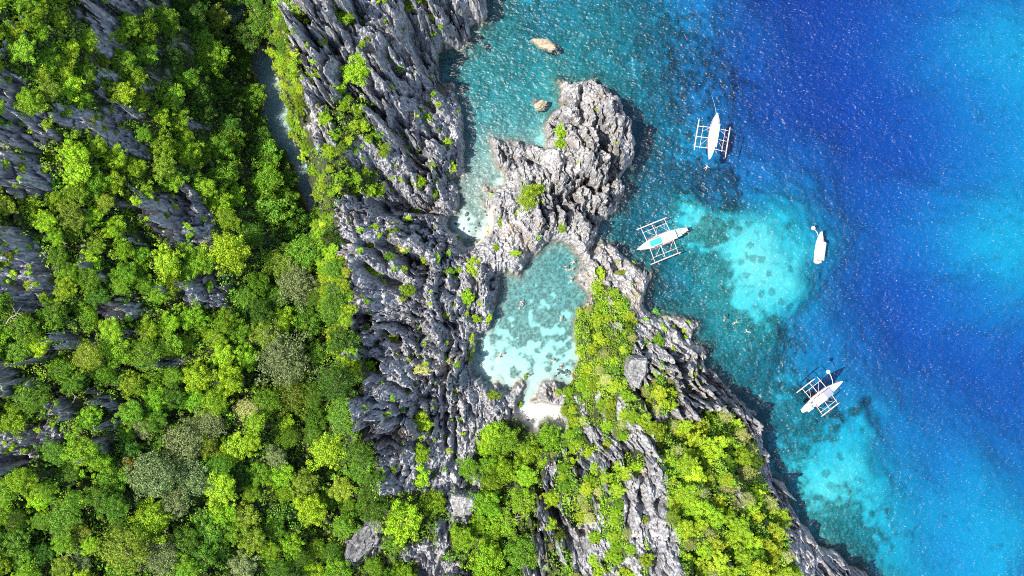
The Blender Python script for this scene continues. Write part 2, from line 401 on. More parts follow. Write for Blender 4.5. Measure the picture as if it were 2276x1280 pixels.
for p in SAND:
    i = inside(W0(p), QX, QY); d = poly_dist(W0(p), QX, QY)
    sandm = np.maximum(sandm, sstep(-0.9, 0.9, np.where(i, d, -d)))
reef = np.zeros_like(QX)
RX = QX + (fbm(QX * .09, QY * .09, 801, 4) - .5) * 16; RY = QY + (fbm(QX * .09, QY * .09, 802, 4) - .5) * 16
inl = inside(W0(LAGOON), QX, QY)
RX = np.where(inl, QX, RX); RY = np.where(inl, QY, RY)
for (x, y, rx, ry, a) in REEF:
    X0, Y0, _ = at(x, y)
    g = a * np.exp(-(((RX - X0) / (rx * MPP)) ** 2 + ((RY - Y0) / (ry * MPP)) ** 2) * 0.9)
    reef = 1 - (1 - reef) * (1 - np.clip(g, 0, 1))

SD = up(sdf); ZL = up(zl); ZS = up(zs); SM = up(sandm); RF = up(reef)
PXc, PYc = to_px(GX, GY, np.where(SD > 0, ZL, 0))
def vsample(PX, PY):
    ix = np.clip(((PX - VX0) / VS).astype(int), 0, VW - 1); iy = np.clip(((PY - VY0) / VS).astype(int), 0, VH - 1)
    return veg[iy, ix]
def blob(px, py, rx, ry):
    return np.exp(-(((PXc - px) / rx) ** 2 + ((PYc - py) / ry) ** 2))
wob = fbm(GX * 0.3, GY * 0.3, 5, 3) - 0.5
SD = SD + (1 - SM) * (wob * 2.2 + (fbm(GX * 1.1, GY * 1.1, 9, 2) - .5) * 1.0) * sstep(0, 3, 4 - np.abs(SD))
SD = SD - (1 - SM) * (.9 * blob(1060, 400, 70, 120) + .15 * blob(1180, 720, 140, 200)) * sstep(6, 1, np.abs(SD))
VG = vsample(PXc + wob * 30, PYc + (fbm(GX * .3, GY * .3, 77, 3) - .5) * 30)

# rock shards: cells stretched along the strike of the beds, each with its own height and tilt
def shards(X, Y, ang, seed, lo=1.0):
    c, s = math.cos(ang), math.sin(ang)
    wx = (fbm(X * 0.16, Y * 0.16, seed + 3, 3) - .5) * 5.0; wy = (fbm(X * 0.16, Y * 0.16, seed + 4, 3) - .5) * 5.0
    wx += (fbm(X * 0.8, Y * 0.8, seed + 5, 2) - .5) * 1.3; wy += (fbm(X * 0.8, Y * 0.8, seed + 6, 2) - .5) * 1.3
    u = (X + wx) * c + (Y + wy) * s; v = -(X + wx) * s + (Y + wy) * c
    h = np.zeros_like(X, dtype=np.float32)
    # tilted beds: each rises gently with v and breaks off steeply
    for (lam, A, k) in ((8.5, 4.2, 0), (3.2, 2.0, 1)):
        f1, f2, dx, dy, bi, bj = worley(u / (lam * 2.2), v / (lam * 1.1), seed + 300 + 40 * k)
        am = .35 + .9 * _h(bi, bj, seed + 310 + k); sh = _h(bi, bj, seed + 320 + k)
        p = v / lam + sh + .35 * (fbm(u * .5 / lam, v * .5 / lam, seed + 330 + k, 2) - .5) * 2
        f = p - np.floor(p)
        h += A * am * (np.where(f < .74, f / .74, (1 - f) / .26) - .5)
    for (lu, lv, A, T, cr, k) in ((15., 5.0, 2.4, .25, 1.2, 0), (6.5, 2.1, 1.8, .55, .8, 1), (2.2, .9, .6, .55, .2, 2)):
        f1, f2, dx, dy, bi, bj = worley(u / lu, v / lv, seed + 40 * k)
        ra = _h(bi, bj, seed + 7 + k); rt = _h(bi, bj, seed + 8 + k) - .35; ru = _h(bi, bj, seed + 9 + k) - .5
        h += A * (ra - .5) + T * 2 * (rt * dy * lv + .35 * ru * dx * lu) - cr * np.exp(-((f2 - f1) / 0.10) ** 2)
    for (lu, lv, A, k) in ((3.0, 1.7, 2.0, 0), (1.5, 1.0, 1.0, 1)):
        f1, f2, dx, dy, bi, bj = worley(u / lu + 3.3, v / lv - 1.7, seed + 600 + 20 * k)
        h += A * np.maximum(0, 1 - f1 / .62) ** .85 * _h(bi, bj, seed + 605 + k) * 1.3
    q = .45 + 1.15 * sstep(.36, .62, fbm(X * .085 + 3, Y * .085, seed + 700, 3))
    h = h * q - 3.2 * sstep(.66, .78, fbm(X * .17, Y * .17 + 9, seed + 710, 3))
    h += (ridged(u * 0.4, v * 1.2, seed + 200, 3) - .5) * 1.4
    h += (ridged(u * 1.1, v * 1.9, seed + 210, 2) - .6) * .7
    return h
GULLY = [([(905,20),(915,70),(925,112)],5,14),([(880,270),(900,310),(925,350),(942,368)],6,15),([(850,460),(900,462),(945,470),(962,442)],4,12),
 ([(845,535),(880,555),(905,575),(940,585)],6,11),([(800,590),(830,612),(860,625),(885,632)],5,10),([(800,712),(814,726)],8,13),([(855,745),(878,757)],6,13),([(815,812),(832,826)],7,13),
 ([(800,540),(835,555),(855,580)],4,9),([(1300,190),(1290,230),(1300,270)],3,8),([(1230,260),(1260,262),(1290,280)],2.5,8),([(1290,390),(1330,420),(1365,397)],2.5,6),([(1240,440),(1240,500)],3,7),
 ([(1270,430),(1320,490)],3,6),([(1100,322),(1130,345),(1160,345),(1200,360)],2.5,9),([(1425,860),(1447,905),(1468,960),(1478,1020)],6,8),([(1490,800),(1540,860),(1600,890)],3,8),([(1500,722),(1525,748)],3,8),
 ([(1380,1075),(1400,1120),(1395,1160)],3,7),([(1425,1060),(1430,1130)],3,6),([(1210,1110),(1240,1160),(1270,1220)],4,8),([(780,100),(830,180),(850,240)],3,8),([(700,60),(740,130)],3,7),
 ([(850,110),(900,190),(960,240)],3.5,9),([(820,360),(870,420),(900,450)],4,10),([(940,180),(1000,192)],3,10),([(960,120),(975,170)],4,10),([(985,860),(990,1000)],2.5,5),([(1015,900),(1010,1020)],2.5,5),([(950,880),(955,960)],2.5,5),
 ([(60,330),(130,350)],4,10),([(810,960),(850,985),(880,1000)],3,9),([(790,860),(850,850),(900,870)],3,8),([(700,215),(770,240)],2.5,8)]
lm = SD > -3
RH = np.zeros_like(GX, dtype=np.float32)
inview = (np.abs(GX) < 185) & (np.abs(GY) < 118) & lm
angs = [(math.radians(-58), 11), (math.radians(-16), 51), (math.radians(-82), 91)]
wA = blob(820, 180, 260, 260) + blob(1400, 900, 300, 400) + blob(300, 300, 300, 300) + 0.02
wB = blob(820, 600, 180, 160) + blob(840, 930, 110, 130) + blob(100, 900, 300, 200) + blob(60, 380, 140, 60) + 0.01
wC = blob(1270, 380, 190, 220) + blob(1010, 950, 110, 200) + blob(1060, 650, 100, 120) + 0.01
wsum = wA + wB + wC
for (a, sd), w in zip(angs, (wA, wB, wC)):
    w = w / wsum
    w = np.where(w < .12, 0, w); m = inview & (w > 0)
    RH[m] += shards(GX[m], GY[m], a, sd) * w[m] * 1.3
gpx = PXc + wob * 14; gpy = PYc + (fbm(GX * .5, GY * .5, 88, 2) - .5) * 14
GUL = np.zeros_like(RH)
for pts, dep, wid in GULLY:
    P = np.array(pts, float)
    m = (PXc > P[:, 0].min() - 60) & (PXc < P[:, 0].max() + 60) & (PYc > P[:, 1].min() - 60) & (PYc < P[:, 1].max() + 60)
    dd = np.full(m.sum(), 1e9)
    for i in range(len(P) - 1):
        ab = P[i + 1] - P[i]; t = np.clip(((gpx[m] - P[i, 0]) * ab[0] + (gpy[m] - P[i, 1]) * ab[1]) / (ab @ ab), 0, 1)
        dd = np.minimum(dd, np.hypot(gpx[m] - P[i, 0] - t * ab[0], gpy[m] - P[i, 1] - t * ab[1]))
    GUL[m] = np.maximum(GUL[m], 1.5 * dep * np.exp(-(dd / wid) ** 2))
big = (fbm(GX * 0.05, GY * 0.05, 400, 3) - .5) * 6

d = np.maximum(SD, 0)
w_c = 0.8 + ZL * 0.16
rise = 1 - np.exp(-d / w_c)
Zland = (ZL + big * sstep(2, 14, d) * .7) * rise + 0.25
amp = np.clip(0.15 + d / 2.2, 0, 1) * np.where(VG > .5, .45, 1.0) * np.clip(0.45 + ZL / 14, 0.5, 1.15)
Zrock = Zland + RH * amp - GUL * np.clip(d / 3, 0, 1)
Zrock = np.where(SD > 0.4, np.maximum(Zrock, 0.15 + 0.2 * fbm(GX, GY, 31, 2)), Zrock)
Zsand = 0.02 + 0.10 * d
Zl = Zrock * (1 - SM) + Zsand * SM
# cave pit in the headland
X0, Y0, _ = at(1338, 332, 3)
pit = np.exp(-(((GX - X0 + .15 * (GY - Y0)) / 1.25) ** 2 + ((GY - Y0) / 2.3) ** 2) ** 2)
Zl = Zl - pit * 9.5
# sea bed
e = np.maximum(-SD, 0)
ramp = 1 - np.exp(-e / (0.5 + 0.35 * ZS))
CR = np.clip(RF * 1.12 + (.06 + (fbm(GX * .12, GY * .12, 61, 4) - .5) * .8) * sstep(15, 8, ZS) * .9, 0, 1)
nb = fbm(GX * 0.55, GY * 0.55, 63, 4)
lag = inside(W0([(1030,530),(1320,530),(1330,700),(1290,860),(1260,925),(1140,930),(1030,860)]), GX, GY)
_, PYs = to_px(GX, GY, 0)
lag_r = np.clip((850 - (PYs + 60 * (fbm(GX * .2, GY * .2, 65, 4) - .5))) / 180, 0, 1.45)
CR = np.where(lag, np.clip(lag_r + RF * .15 - .04, 0, 1.6), CR)
coral = np.where(lag, sstep(-.2, .2, CR - .5 - (nb - .5) * 2.4) * (0.66 + 0.34 * sstep(.3, .6, fbm(GX * 1.6, GY * 1.6, 66, 3))),
                 sstep(.12, .72, CR + (nb - .5) * 1.1) * (0.84 + 0.16 * sstep(.36, .58, fbm(GX * .42, GY * .42, 68, 4))) * (0.88 + 0.12 * sstep(.3, .6, fbm(GX * 1.3, GY * 1.3, 66, 3))))
coral = np.maximum(coral, sstep(2.6, 0.3, e + wob * 2) * (1 - SM) * .85 * (SD < 0) * np.where(lag & (PYs > 730), .5, 1))
h1, _, _, _, hi, hj = worley(GX / 3.4 + .3 * wob, GY / 3.4, 73)
heads = sstep(.40, .26, h1 + (fbm(GX * .9, GY * .9, 74, 2) - .5) * .3) * (_h(hi, hj, 75) > .62) * sstep(11, 5, ZS) * (SD < 0) * ~lag
coral = np.maximum(coral, heads * .55 * sstep(.3, .55, fbm(GX * .06, GY * .06, 76, 3)))
_, _, dxw, dyw, bi, bj = worley(GX / 1.3, GY / 1.3, 71)
lumps = np.maximum(0, 0.42 - np.sqrt(dxw ** 2 + dyw ** 2)) * 1.6 * (_h(bi, bj, 72) > .45)
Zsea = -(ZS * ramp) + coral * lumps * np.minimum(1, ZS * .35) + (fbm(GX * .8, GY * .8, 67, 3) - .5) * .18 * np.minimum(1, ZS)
Zsea = np.minimum(Zsea, -0.05 - 0.02 * e)
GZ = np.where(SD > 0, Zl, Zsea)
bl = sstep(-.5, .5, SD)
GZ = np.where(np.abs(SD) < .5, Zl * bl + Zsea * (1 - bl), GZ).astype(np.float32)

def ground(X, Y):
    X = np.asarray(X, float); Y = np.asarray(Y, float)
    ix = np.clip(np.searchsorted(xs, X) - 1, 0, NX - 2); iy = np.clip(np.searchsorted(ys, Y) - 1, 0, NY - 2)
    fx = np.clip((X - xs[ix]) / (xs[ix + 1] - xs[ix]), 0, 1); fy = np.clip((Y - ys[iy]) / (ys[iy + 1] - ys[iy]), 0, 1)
    return (GZ[iy, ix] * (1 - fx) + GZ[iy, ix + 1] * fx) * (1 - fy) + (GZ[iy + 1, ix] * (1 - fx) + GZ[iy + 1, ix + 1] * fx) * fy
def ground_at(px, py, h=0.0):
    """ground point below a thing whose top shows at that pixel, h metres above the ground"""
    z = 8.0
    for _ in range(14):
        X, Y, _z = at(px, py, z + h)
        z = 0.5 * z + 0.5 * float(ground(X, Y))
    X, Y, _z = at(px, py, z + h)
    return X, Y, float(ground(X, Y))

# ------------------------------------------------------------------ materials
def new_mat(name):
    m = bpy.data.materials.new(name); m.use_nodes = True
    nt = m.node_tree
    for n in list(nt.nodes): nt.nodes.remove(n)
    out = nt.nodes.new('ShaderNodeOutputMaterial')
    return m, nt, out
def N(nt, t, **kw):
    n = nt.nodes.new(t)
    for k, v in kw.items():
        if k in n.inputs: n.inputs[k].default_value = v
        else: setattr(n, k, v)
    return n
def ramp_node(nt, stops, src):
    r = nt.nodes.new('ShaderNodeValToRGB')
    el = r.color_ramp.elements
    while len(el) > 1: el.remove(el[-1])
    el[0].position, el[0].color = stops[0][0], (*stops[0][1], 1)
    for p, c in stops[1:]:
        q = el.new(p); q.color = (*c, 1)
    nt.links.new(src, r.inputs[0])
    return r.outputs[0]
def mix(nt, fac, a, b):
    m = nt.nodes.new('ShaderNodeMix'); m.data_type = 'RGBA'
    for s, v in ((m.inputs[0], fac), (m.inputs[6], a), (m.inputs[7], b)):
        if isinstance(v, (int, float)): s.default_value = v
        elif isinstance(v, tuple): s.default_value = (*v, 1)
        else: nt.links.new(v, s)
    return m.outputs[2]
def simple(name, col, rough=.6, var=0.12, scale=3.0, bump=0.0):
    m, nt, out = new_mat(name)
    b = N(nt, 'ShaderNodeBsdfPrincipled', Roughness=rough)
    tc = N(nt, 'ShaderNodeTexCoord')
    ns = N(nt, 'ShaderNodeTexNoise', Scale=scale, Detail=4.0)
    nt.links.new(tc.outputs['Object'], ns.inputs['Vector'])
    c = mix(nt, ns.outputs[0], tuple(x * (1 - var) for x in col), tuple(min(1, x * (1 + var)) for x in col))
    nt.links.new(c, b.inputs['Base Color'])
    if bump:
        bp = N(nt, 'ShaderNodeBump', Strength=bump, Distance=.05)
        nt.links.new(ns.outputs[0], bp.inputs['Height']); nt.links.new(bp.outputs[0], b.inputs['Normal'])
    nt.links.new(b.outputs[0], out.inputs['Surface'])
    return m

def rock_nodes(nt, warm_src, pos):
    """limestone colour: greys with pale faces, dark weathered faces, ochre stains"""
    mp = N(nt, 'ShaderNodeMapping'); mp.inputs['Scale'].default_value = (1, 1, .35)
    nt.links.new(pos, mp.inputs['Vector'])
    n1 = N(nt, 'ShaderNodeTexNoise', Scale=.22, Detail=8.0, Roughness=.62); nt.links.new(pos, n1.inputs['Vector'])
    n2 = N(nt, 'ShaderNodeTexNoise', Scale=1.7, Detail=6.0, Roughness=.7); nt.links.new(mp.outputs[0], n2.inputs['Vector'])
    n3 = N(nt, 'ShaderNodeTexNoise', Scale=.09, Detail=5.0); nt.links.new(pos, n3.inputs['Vector'])
    cool = ramp_node(nt, [(.26, (.048, .046, .048)), (.42, (.158, .155, .160)), (.55, (.315, .31, .315)), (.70, (.50, .495, .495))], n2.outputs[0])
    warm = ramp_node(nt, [(.26, (.066, .060, .053)), (.42, (.195, .182, .167)), (.55, (.36, .345, .325)), (.70, (.52, .505, .485))], n2.outputs[0])
    c = mix(nt, warm_src, cool, warm)
    dk = ramp_node(nt, [(.35, (.55, .55, .57)), (.55, (1, 1, 1)), (.75, (1.12, 1.12, 1.12))], n1.outputs[0])
    mm = N(nt, 'ShaderNodeMix', data_type='RGBA', blend_type='MULTIPLY'); mm.inputs[0].default_value = 1
    nt.links.new(c, mm.inputs[6]); nt.links.new(dk, mm.inputs[7])
    st = ramp_node(nt, [(.60, (0, 0, 0)), (.72, (.55, .55, .55))], n3.outputs[0])
    return mix(nt, st, mm.outputs[2], (.26, .20, .13)), n2.outputs[0]

def make_terrain_mat():
    m, nt, out = new_mat('limestone_terrain')
    geo = N(nt, 'ShaderNodeNewGeometry')
    at_ = N(nt, 'ShaderNodeAttribute', attribute_name='mask'); a2 = N(nt, 'ShaderNodeAttribute', attribute_name='tone')
    sep = N(nt, 'ShaderNodeSeparateColor'); nt.links.new(at_.outputs['Color'], sep.inputs[0])
    s2 = N(nt, 'ShaderNodeSeparateColor'); nt.links.new(a2.outputs['Color'], s2.inputs[0])
    rock, fine = rock_nodes(nt, s2.outputs[0], geo.outputs['Position'])
    ns = N(nt, 'ShaderNodeTexNoise', Scale=.9, Detail=6.0, Roughness=.65); nt.links.new(geo.outputs['Position'], ns.inputs['Vector'])
    soil = ramp_node(nt, [(.35, (.018, .022, .010)), (.52, (.040, .050, .018)), (.7, (.085, .085, .055))], ns.outputs[0])
    c = mix(nt, sep.outputs[0], rock, soil)
    # splash zone along the waterline: dark algae then tan
    wet = mix(nt, fine, (.07, .055, .035), (.22, .165, .10))
    c = mix(nt, s2.outputs[1], c, wet)
    nb = N(nt, 'ShaderNodeTexNoise', Scale=2.2, Detail=5.0, Roughness=.7); nt.links.new(geo.outputs['Position'], nb.inputs['Vector'])
    bed = ramp_node(nt, [(.30, (.022, .028, .024)), (.48, (.062, .076, .060)), (.62, (.115, .13, .10)), (.8, (.24, .24, .18))], nb.outputs[0])
    grey = ramp_node(nt, [(.32, (.045, .045, .04)), (.52, (.11, .11, .095)), (.72, (.24, .235, .20))], nb.outputs[0])
    bed = mix(nt, s2.outputs[2], bed, grey)
    c = mix(nt, sep.outputs[2], c, bed)
    n4 = N(nt, 'ShaderNodeTexNoise', Scale=.5, Detail=4.0); nt.links.new(geo.outputs['Position'], n4.inputs['Vector'])
    sand = mix(nt, n4.outputs[0], (.31, .29, .25), (.42, .395, .345))
    c = mix(nt, sep.outputs[1], c, sand)
    b = N(nt, 'ShaderNodeBsdfPrincipled', Roughness=.92)
    b.inputs['Specular IOR Level'].default_value = .2
    nt.links.new(c, b.inputs['Base Color'])
    nb2 = N(nt, 'ShaderNodeTexNoise', Scale=3.2, Detail=6.0, Roughness=.75); nt.links.new(geo.outputs['Position'], nb2.inputs['Vector'])
    bp = N(nt, 'ShaderNodeBump', Strength=.9, Distance=.22)
    nt.links.new(nb2.outputs[0], bp.inputs['Height']); nt.links.new(bp.outputs[0], b.inputs['Normal'])
    nt.links.new(b.outputs[0], out.inputs['Surface'])
    return m
M_TERRAIN = make_terrain_mat()

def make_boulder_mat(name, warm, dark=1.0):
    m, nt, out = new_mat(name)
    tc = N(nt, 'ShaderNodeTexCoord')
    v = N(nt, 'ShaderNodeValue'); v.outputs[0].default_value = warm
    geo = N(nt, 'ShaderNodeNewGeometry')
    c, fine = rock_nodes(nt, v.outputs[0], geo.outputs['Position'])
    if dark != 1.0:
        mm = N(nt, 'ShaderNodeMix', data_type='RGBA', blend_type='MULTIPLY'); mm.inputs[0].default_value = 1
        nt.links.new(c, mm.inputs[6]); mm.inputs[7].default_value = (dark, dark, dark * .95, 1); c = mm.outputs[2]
    b = N(nt, 'ShaderNodeBsdfPrincipled', Roughness=.9)
    nt.links.new(c, b.inputs['Base Color'])
    bp = N(nt, 'ShaderNodeBump', Strength=.8, Distance=.15)
    nt.links.new(fine, bp.inputs['Height']); nt.links.new(bp.outputs[0], b.inputs['Normal'])
    nt.links.new(b.outputs[0], out.inputs['Surface'])
    return m
M_BOULDER = make_boulder_mat('limestone_boulder', .25)
M_BOULDER_WARM = make_boulder_mat('tan_boulder', 1.0)
M_TAN = simple('tan_rock', (.23, .185, .125), .9, .65, 1.1, .9)
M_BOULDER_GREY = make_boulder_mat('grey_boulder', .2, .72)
M_BOULDER_MID = make_boulder_mat('shaded_boulder', .1, .5)  # limestone darkened to put the leaning boulder's shade into its colour
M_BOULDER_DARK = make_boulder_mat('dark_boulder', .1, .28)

def make_water_mat():
    m, nt, out = new_mat('sea_water')
    geo = N(nt, 'ShaderNodeNewGeometry')
    mp = N(nt, 'ShaderNodeMapping'); mp.inputs['Rotation'].default_value = (0, 0, math.radians(22)); mp.inputs['Scale'].default_value = (.72, 1.0, 1)
    nt.links.new(geo.outputs['Position'], mp.inputs['Vector'])
    n1 = N(nt, 'ShaderNodeTexNoise', Scale=.13, Detail=1.0); n2 = N(nt, 'ShaderNodeTexNoise', Scale=.78, Detail=1.0, Roughness=.5)
    n3 = N(nt, 'ShaderNodeTexNoise', Scale=1.9, Detail=1.0)
    for n in (n1, n2, n3): nt.links.new(mp.outputs[0], n.inputs['Vector'])
    # the lagoon and the pool behind the ridge lie sheltered: hardly any waves
    dl = N(nt, 'ShaderNodeVectorMath', operation='DISTANCE'); dl.inputs[1].default_value = (4, -9, 0); nt.links.new(geo.outputs['Position'], dl.inputs[0])
    calm = N(nt, 'ShaderNodeMapRange'); calm.inputs[1].default_value = 22; calm.inputs[2].default_value = 30; calm.inputs[3].default_value = .22; calm.inputs[4].default_value = 1.0
    sx = N(nt, 'ShaderNodeSeparateXYZ'); nt.links.new(geo.outputs['Position'], sx.inputs[0])
    wp = N(nt, 'ShaderNodeMapRange'); wp.inputs[1].default_value = -50; wp.inputs[2].default_value = -30; nt.links.new(sx.outputs[0], wp.inputs[0])
    dm = N(nt, 'ShaderNodeMath', operation='MULTIPLY'); nt.links.new(dl.outputs['Value'], dm.inputs[0]); nt.links.new(wp.outputs[0], dm.inputs[1])
    nt.links.new(dm.outputs[0], calm.inputs[0])
    b1 = N(nt, 'ShaderNodeBump', Strength=1.0, Distance=1.0); nt.links.new(n1.outputs[0], b1.inputs['Height'])
    b2 = N(nt, 'ShaderNodeBump', Strength=1.0, Distance=.56); nt.links.new(n2.outputs[0], b2.inputs['Height']); nt.links.new(b1.outputs[0], b2.inputs['Normal'])
    b3 = N(nt, 'ShaderNodeBump', Strength=1.0, Distance=.17); nt.links.new(n3.outputs[0], b3.inputs['Height']); nt.links.new(b2.outputs[0], b3.inputs['Normal'])
    for b_ in (b1, b2, b3): nt.links.new(calm.outputs[0], b_.inputs['Strength'])
    fr = N(nt, 'ShaderNodeFresnel', IOR=1.33)
    gl = N(nt, 'ShaderNodeBsdfGlossy', Roughness=.38); nt.links.new(b3.outputs[0], gl.inputs['Normal'])
    tr = N(nt, 'ShaderNodeBsdfTransparent')
    mx = N(nt, 'ShaderNodeMixShader')
    nt.links.new(fr.outputs[0], mx.inputs[0]); nt.links.new(tr.outputs[0], mx.inputs[1]); nt.links.new(gl.outputs[0], mx.inputs[2])
    # small pale flecks, partly foam, partly painted glints of the ripples
    fm = N(nt, 'ShaderNodeMapping'); fm.inputs['Rotation'].default_value = (0, 0, math.radians(24)); fm.inputs['Scale'].default_value = (.6, 1.5, 1)
    nt.links.new(geo.outputs['Position'], fm.inputs['Vector'])
    nf = N(nt, 'ShaderNodeTexNoise', Scale=2.0, Detail=1.5, Roughness=.55); nt.links.new(fm.outputs[0], nf.inputs['Vector'])
    ff = N(nt, 'ShaderNodeMapRange'); ff.inputs[1].default_value = .64; ff.inputs[2].default_value = .84; ff.inputs[3].default_value = 0; ff.inputs[4].default_value = .28
    nt.links.new(nf.outputs[0], ff.inputs[0])
    fmul = N(nt, 'ShaderNodeMath', operation='MULTIPLY'); nt.links.new(ff.outputs[0], fmul.inputs[0])
    c2 = N(nt, 'ShaderNodeMapRange'); c2.inputs[1].default_value = .5; c2.inputs[2].default_value = 1.0; nt.links.new(calm.outputs[0], c2.inputs[0]); sw = N(nt, 'ShaderNodeMapping'); sw.inputs['Rotation'].default_value = (0, 0, math.radians(24)); sw.inputs['Scale'].default_value = (.35, 1.0, 1)
    nt.links.new(geo.outputs['Position'], sw.inputs['Vector'])
    ns_ = N(nt, 'ShaderNodeTexNoise', Scale=.22, Detail=3.0, Roughness=.6); nt.links.new(sw.outputs[0], ns_.inputs['Vector'])
    sr = N(nt, 'ShaderNodeMapRange'); sr.inputs[1].default_value = .40; sr.inputs[2].default_value = .66; sr.inputs[3].default_value = .25; nt.links.new(ns_.outputs[0], sr.inputs[0])
    f2m = N(nt, 'ShaderNodeMath', operation='MULTIPLY'); nt.links.new(c2.outputs[0], f2m.inputs[0]); nt.links.new(sr.outputs[0], f2m.inputs[1]); nt.links.new(f2m.outputs[0], fmul.inputs[1])
    fo = N(nt, 'ShaderNodeBsdfDiffuse', Color=(.75, .78, .80, 1))
    mf = N(nt, 'ShaderNodeMixShader'); nt.links.new(fmul.outputs[0], mf.inputs[0]); nt.links.new(mx.outputs[0], mf.inputs[1]); nt.links.new(fo.outputs[0], mf.inputs[2])
    nt.links.new(mf.outputs[0], out.inputs['Surface'])
    va = N(nt, 'ShaderNodeVolumeAbsorption', Density=.29)
    va.inputs['Color'].default_value = (0.0, .848, .952, 1)
    nt.links.new(va.outputs[0], out.inputs['Volume'])
    return m
M_WATER = make_water_mat()

# ------------------------------------------------------------------ terrain meshes
PXg, PYg = to_px(GX, GY, np.where(SD > 0, ZL, 0))
warm = np.clip(blob(1290, 360, 200, 220) * .75 + blob(1380, 620, 120, 120) + blob(1560, 800, 140, 120) * .9 + blob(1000, 40, 90, 100) * .5 + blob(1780, 1200, 160, 120) * .8 + blob(900,150,200,200)*.25 + blob(1380,1050,150,250)*.45, 0, 1)
warm = np.clip(warm + (fbm(GX * .1, GY * .1, 501, 3) - .5) * .3, 0, 1)
wet = np.clip(sstep(1.5, .2, GZ + (fbm(GX * .7, GY * .7, 502, 2) - .5) * 1.6), 0, 1) * (GZ > -1.2) * (1 - SM) * .75
rub = np.clip(blob(1120, 290, 130, 60) * 1.3 + blob(1070, 360, 70, 120) * 1.3 + blob(600, 250, 120, 200) * 1.5 + blob(1200, 630, 110, 110) * 1.2, 0, 1)
uw = (GZ < -0.04)
m_veg = np.where(uw, 0, VG * (1 - SM))
m_sand = np.where(uw, 1 - coral, SM)
m_sand = np.where(inside(W0(POOL), GX, GY) | inside(W0(POOL2), GX, GY), .42, m_sand)
m_cor = uw.astype(float)
MASK = np.stack([m_veg, m_sand, m_cor, np.ones_like(m_veg)], -1).astype(np.float32)
TONE = np.stack([warm, wet, rub, np.ones_like(warm)], -1).astype(np.float32)

fz = GZ
fc = lambda A: (A[:-1, :-1] + A[1:, :-1] + A[:-1, 1:] + A[1:, 1:]) / 4
fcx, fcy, fcz, fsm = fc(PXg), fc(PYg), fc(GZ), fc(SM)
region = np.full(fcx.shape, 1)                       # 1 hillside
ridge_poly = [(600,-2000),(618,0),(640,80),(655,180),(668,300),(690,400),(705,470),(740,482),(745,560),(765,620),(770,700),(770,790),(800,850),(786,910),(800,980),(840,1060),(860,1100),(1060,1100),(1060,960),(1110,935),(1150,925),(1172,905),(1175,820),(1100,620),(1040,545),(1095,480),(1060,400),(1075,300),(1300,-2000)]
head_poly = [(1300,-2000),(1075,300),(1060,400),(1095,480),(1040,545),(1100,620),(1200,600),(1296,575),(1330,540),(1500,400),(1500,-2000)]
slope_poly = [(1175,820),(1296,575),(1330,540),(1500,400),(3500,400),(3500,3000),(1150,3000),(1160,1220),(1200,1170),(1185,1130),(1212,1100),(1205,1060),(1215,1030),(1258,1000),(1255,950),(1215,925),(1240,905),(1172,905)]
region[inside(ridge_poly, fcx, fcy)] = 2
region[inside(slope_poly, fcx, fcy)] = 4
region[inside(head_poly, fcx, fcy) & (fcx > 1040)] = 3
region[(fsm > .5) & (fcz > -.03)] = 5
region[fcz < -0.35] = 0
idx = np.arange(NX * NY).reshape(NY, NX)
QD = np.stack([idx[:-1, :-1], idx[:-1, 1:], idx[1:, 1:], idx[1:, :-1]], -1)
ALLV = np.stack([GX, GY, GZ], -1).reshape(-1, 3).astype(np.float32)
for rid, nm in ((0, 'sea_bed'), (1, 'hillside'), (2, 'rocky_ridge'), (3, 'rocky_headland'), (4, 'cliff_slope'), (5, 'beach')):
    q = QD[region == rid]
    used, inv = np.unique(q, return_inverse=True)
    me = np_mesh(nm, ALLV[used], inv.reshape(-1, 4), smooth=(rid in (0, 5)))
    for an, A in (('mask', MASK), ('tone', TONE)):
        ca = me.color_attributes.new(an, 'FLOAT_COLOR', 'POINT')
        ca.data.foreach_set('color', A.reshape(-1, 4)[used].ravel())
    o = obj(nm, me, M_TERRAIN)
    tag(o, kind='structure')

# the sea: one closed body of water, its surface at height zero
bm = bmesh.new()
bmesh.ops.create_cube(bm, size=1.0)
for v in bm.verts:
    v.co.x *= 2800; v.co.y *= 2800; v.co.z = 0.0 if v.co.z > 0 else -60.0
sea = obj('sea', bm_mesh('sea', bm), M_WATER)
tag(sea, kind='structure')

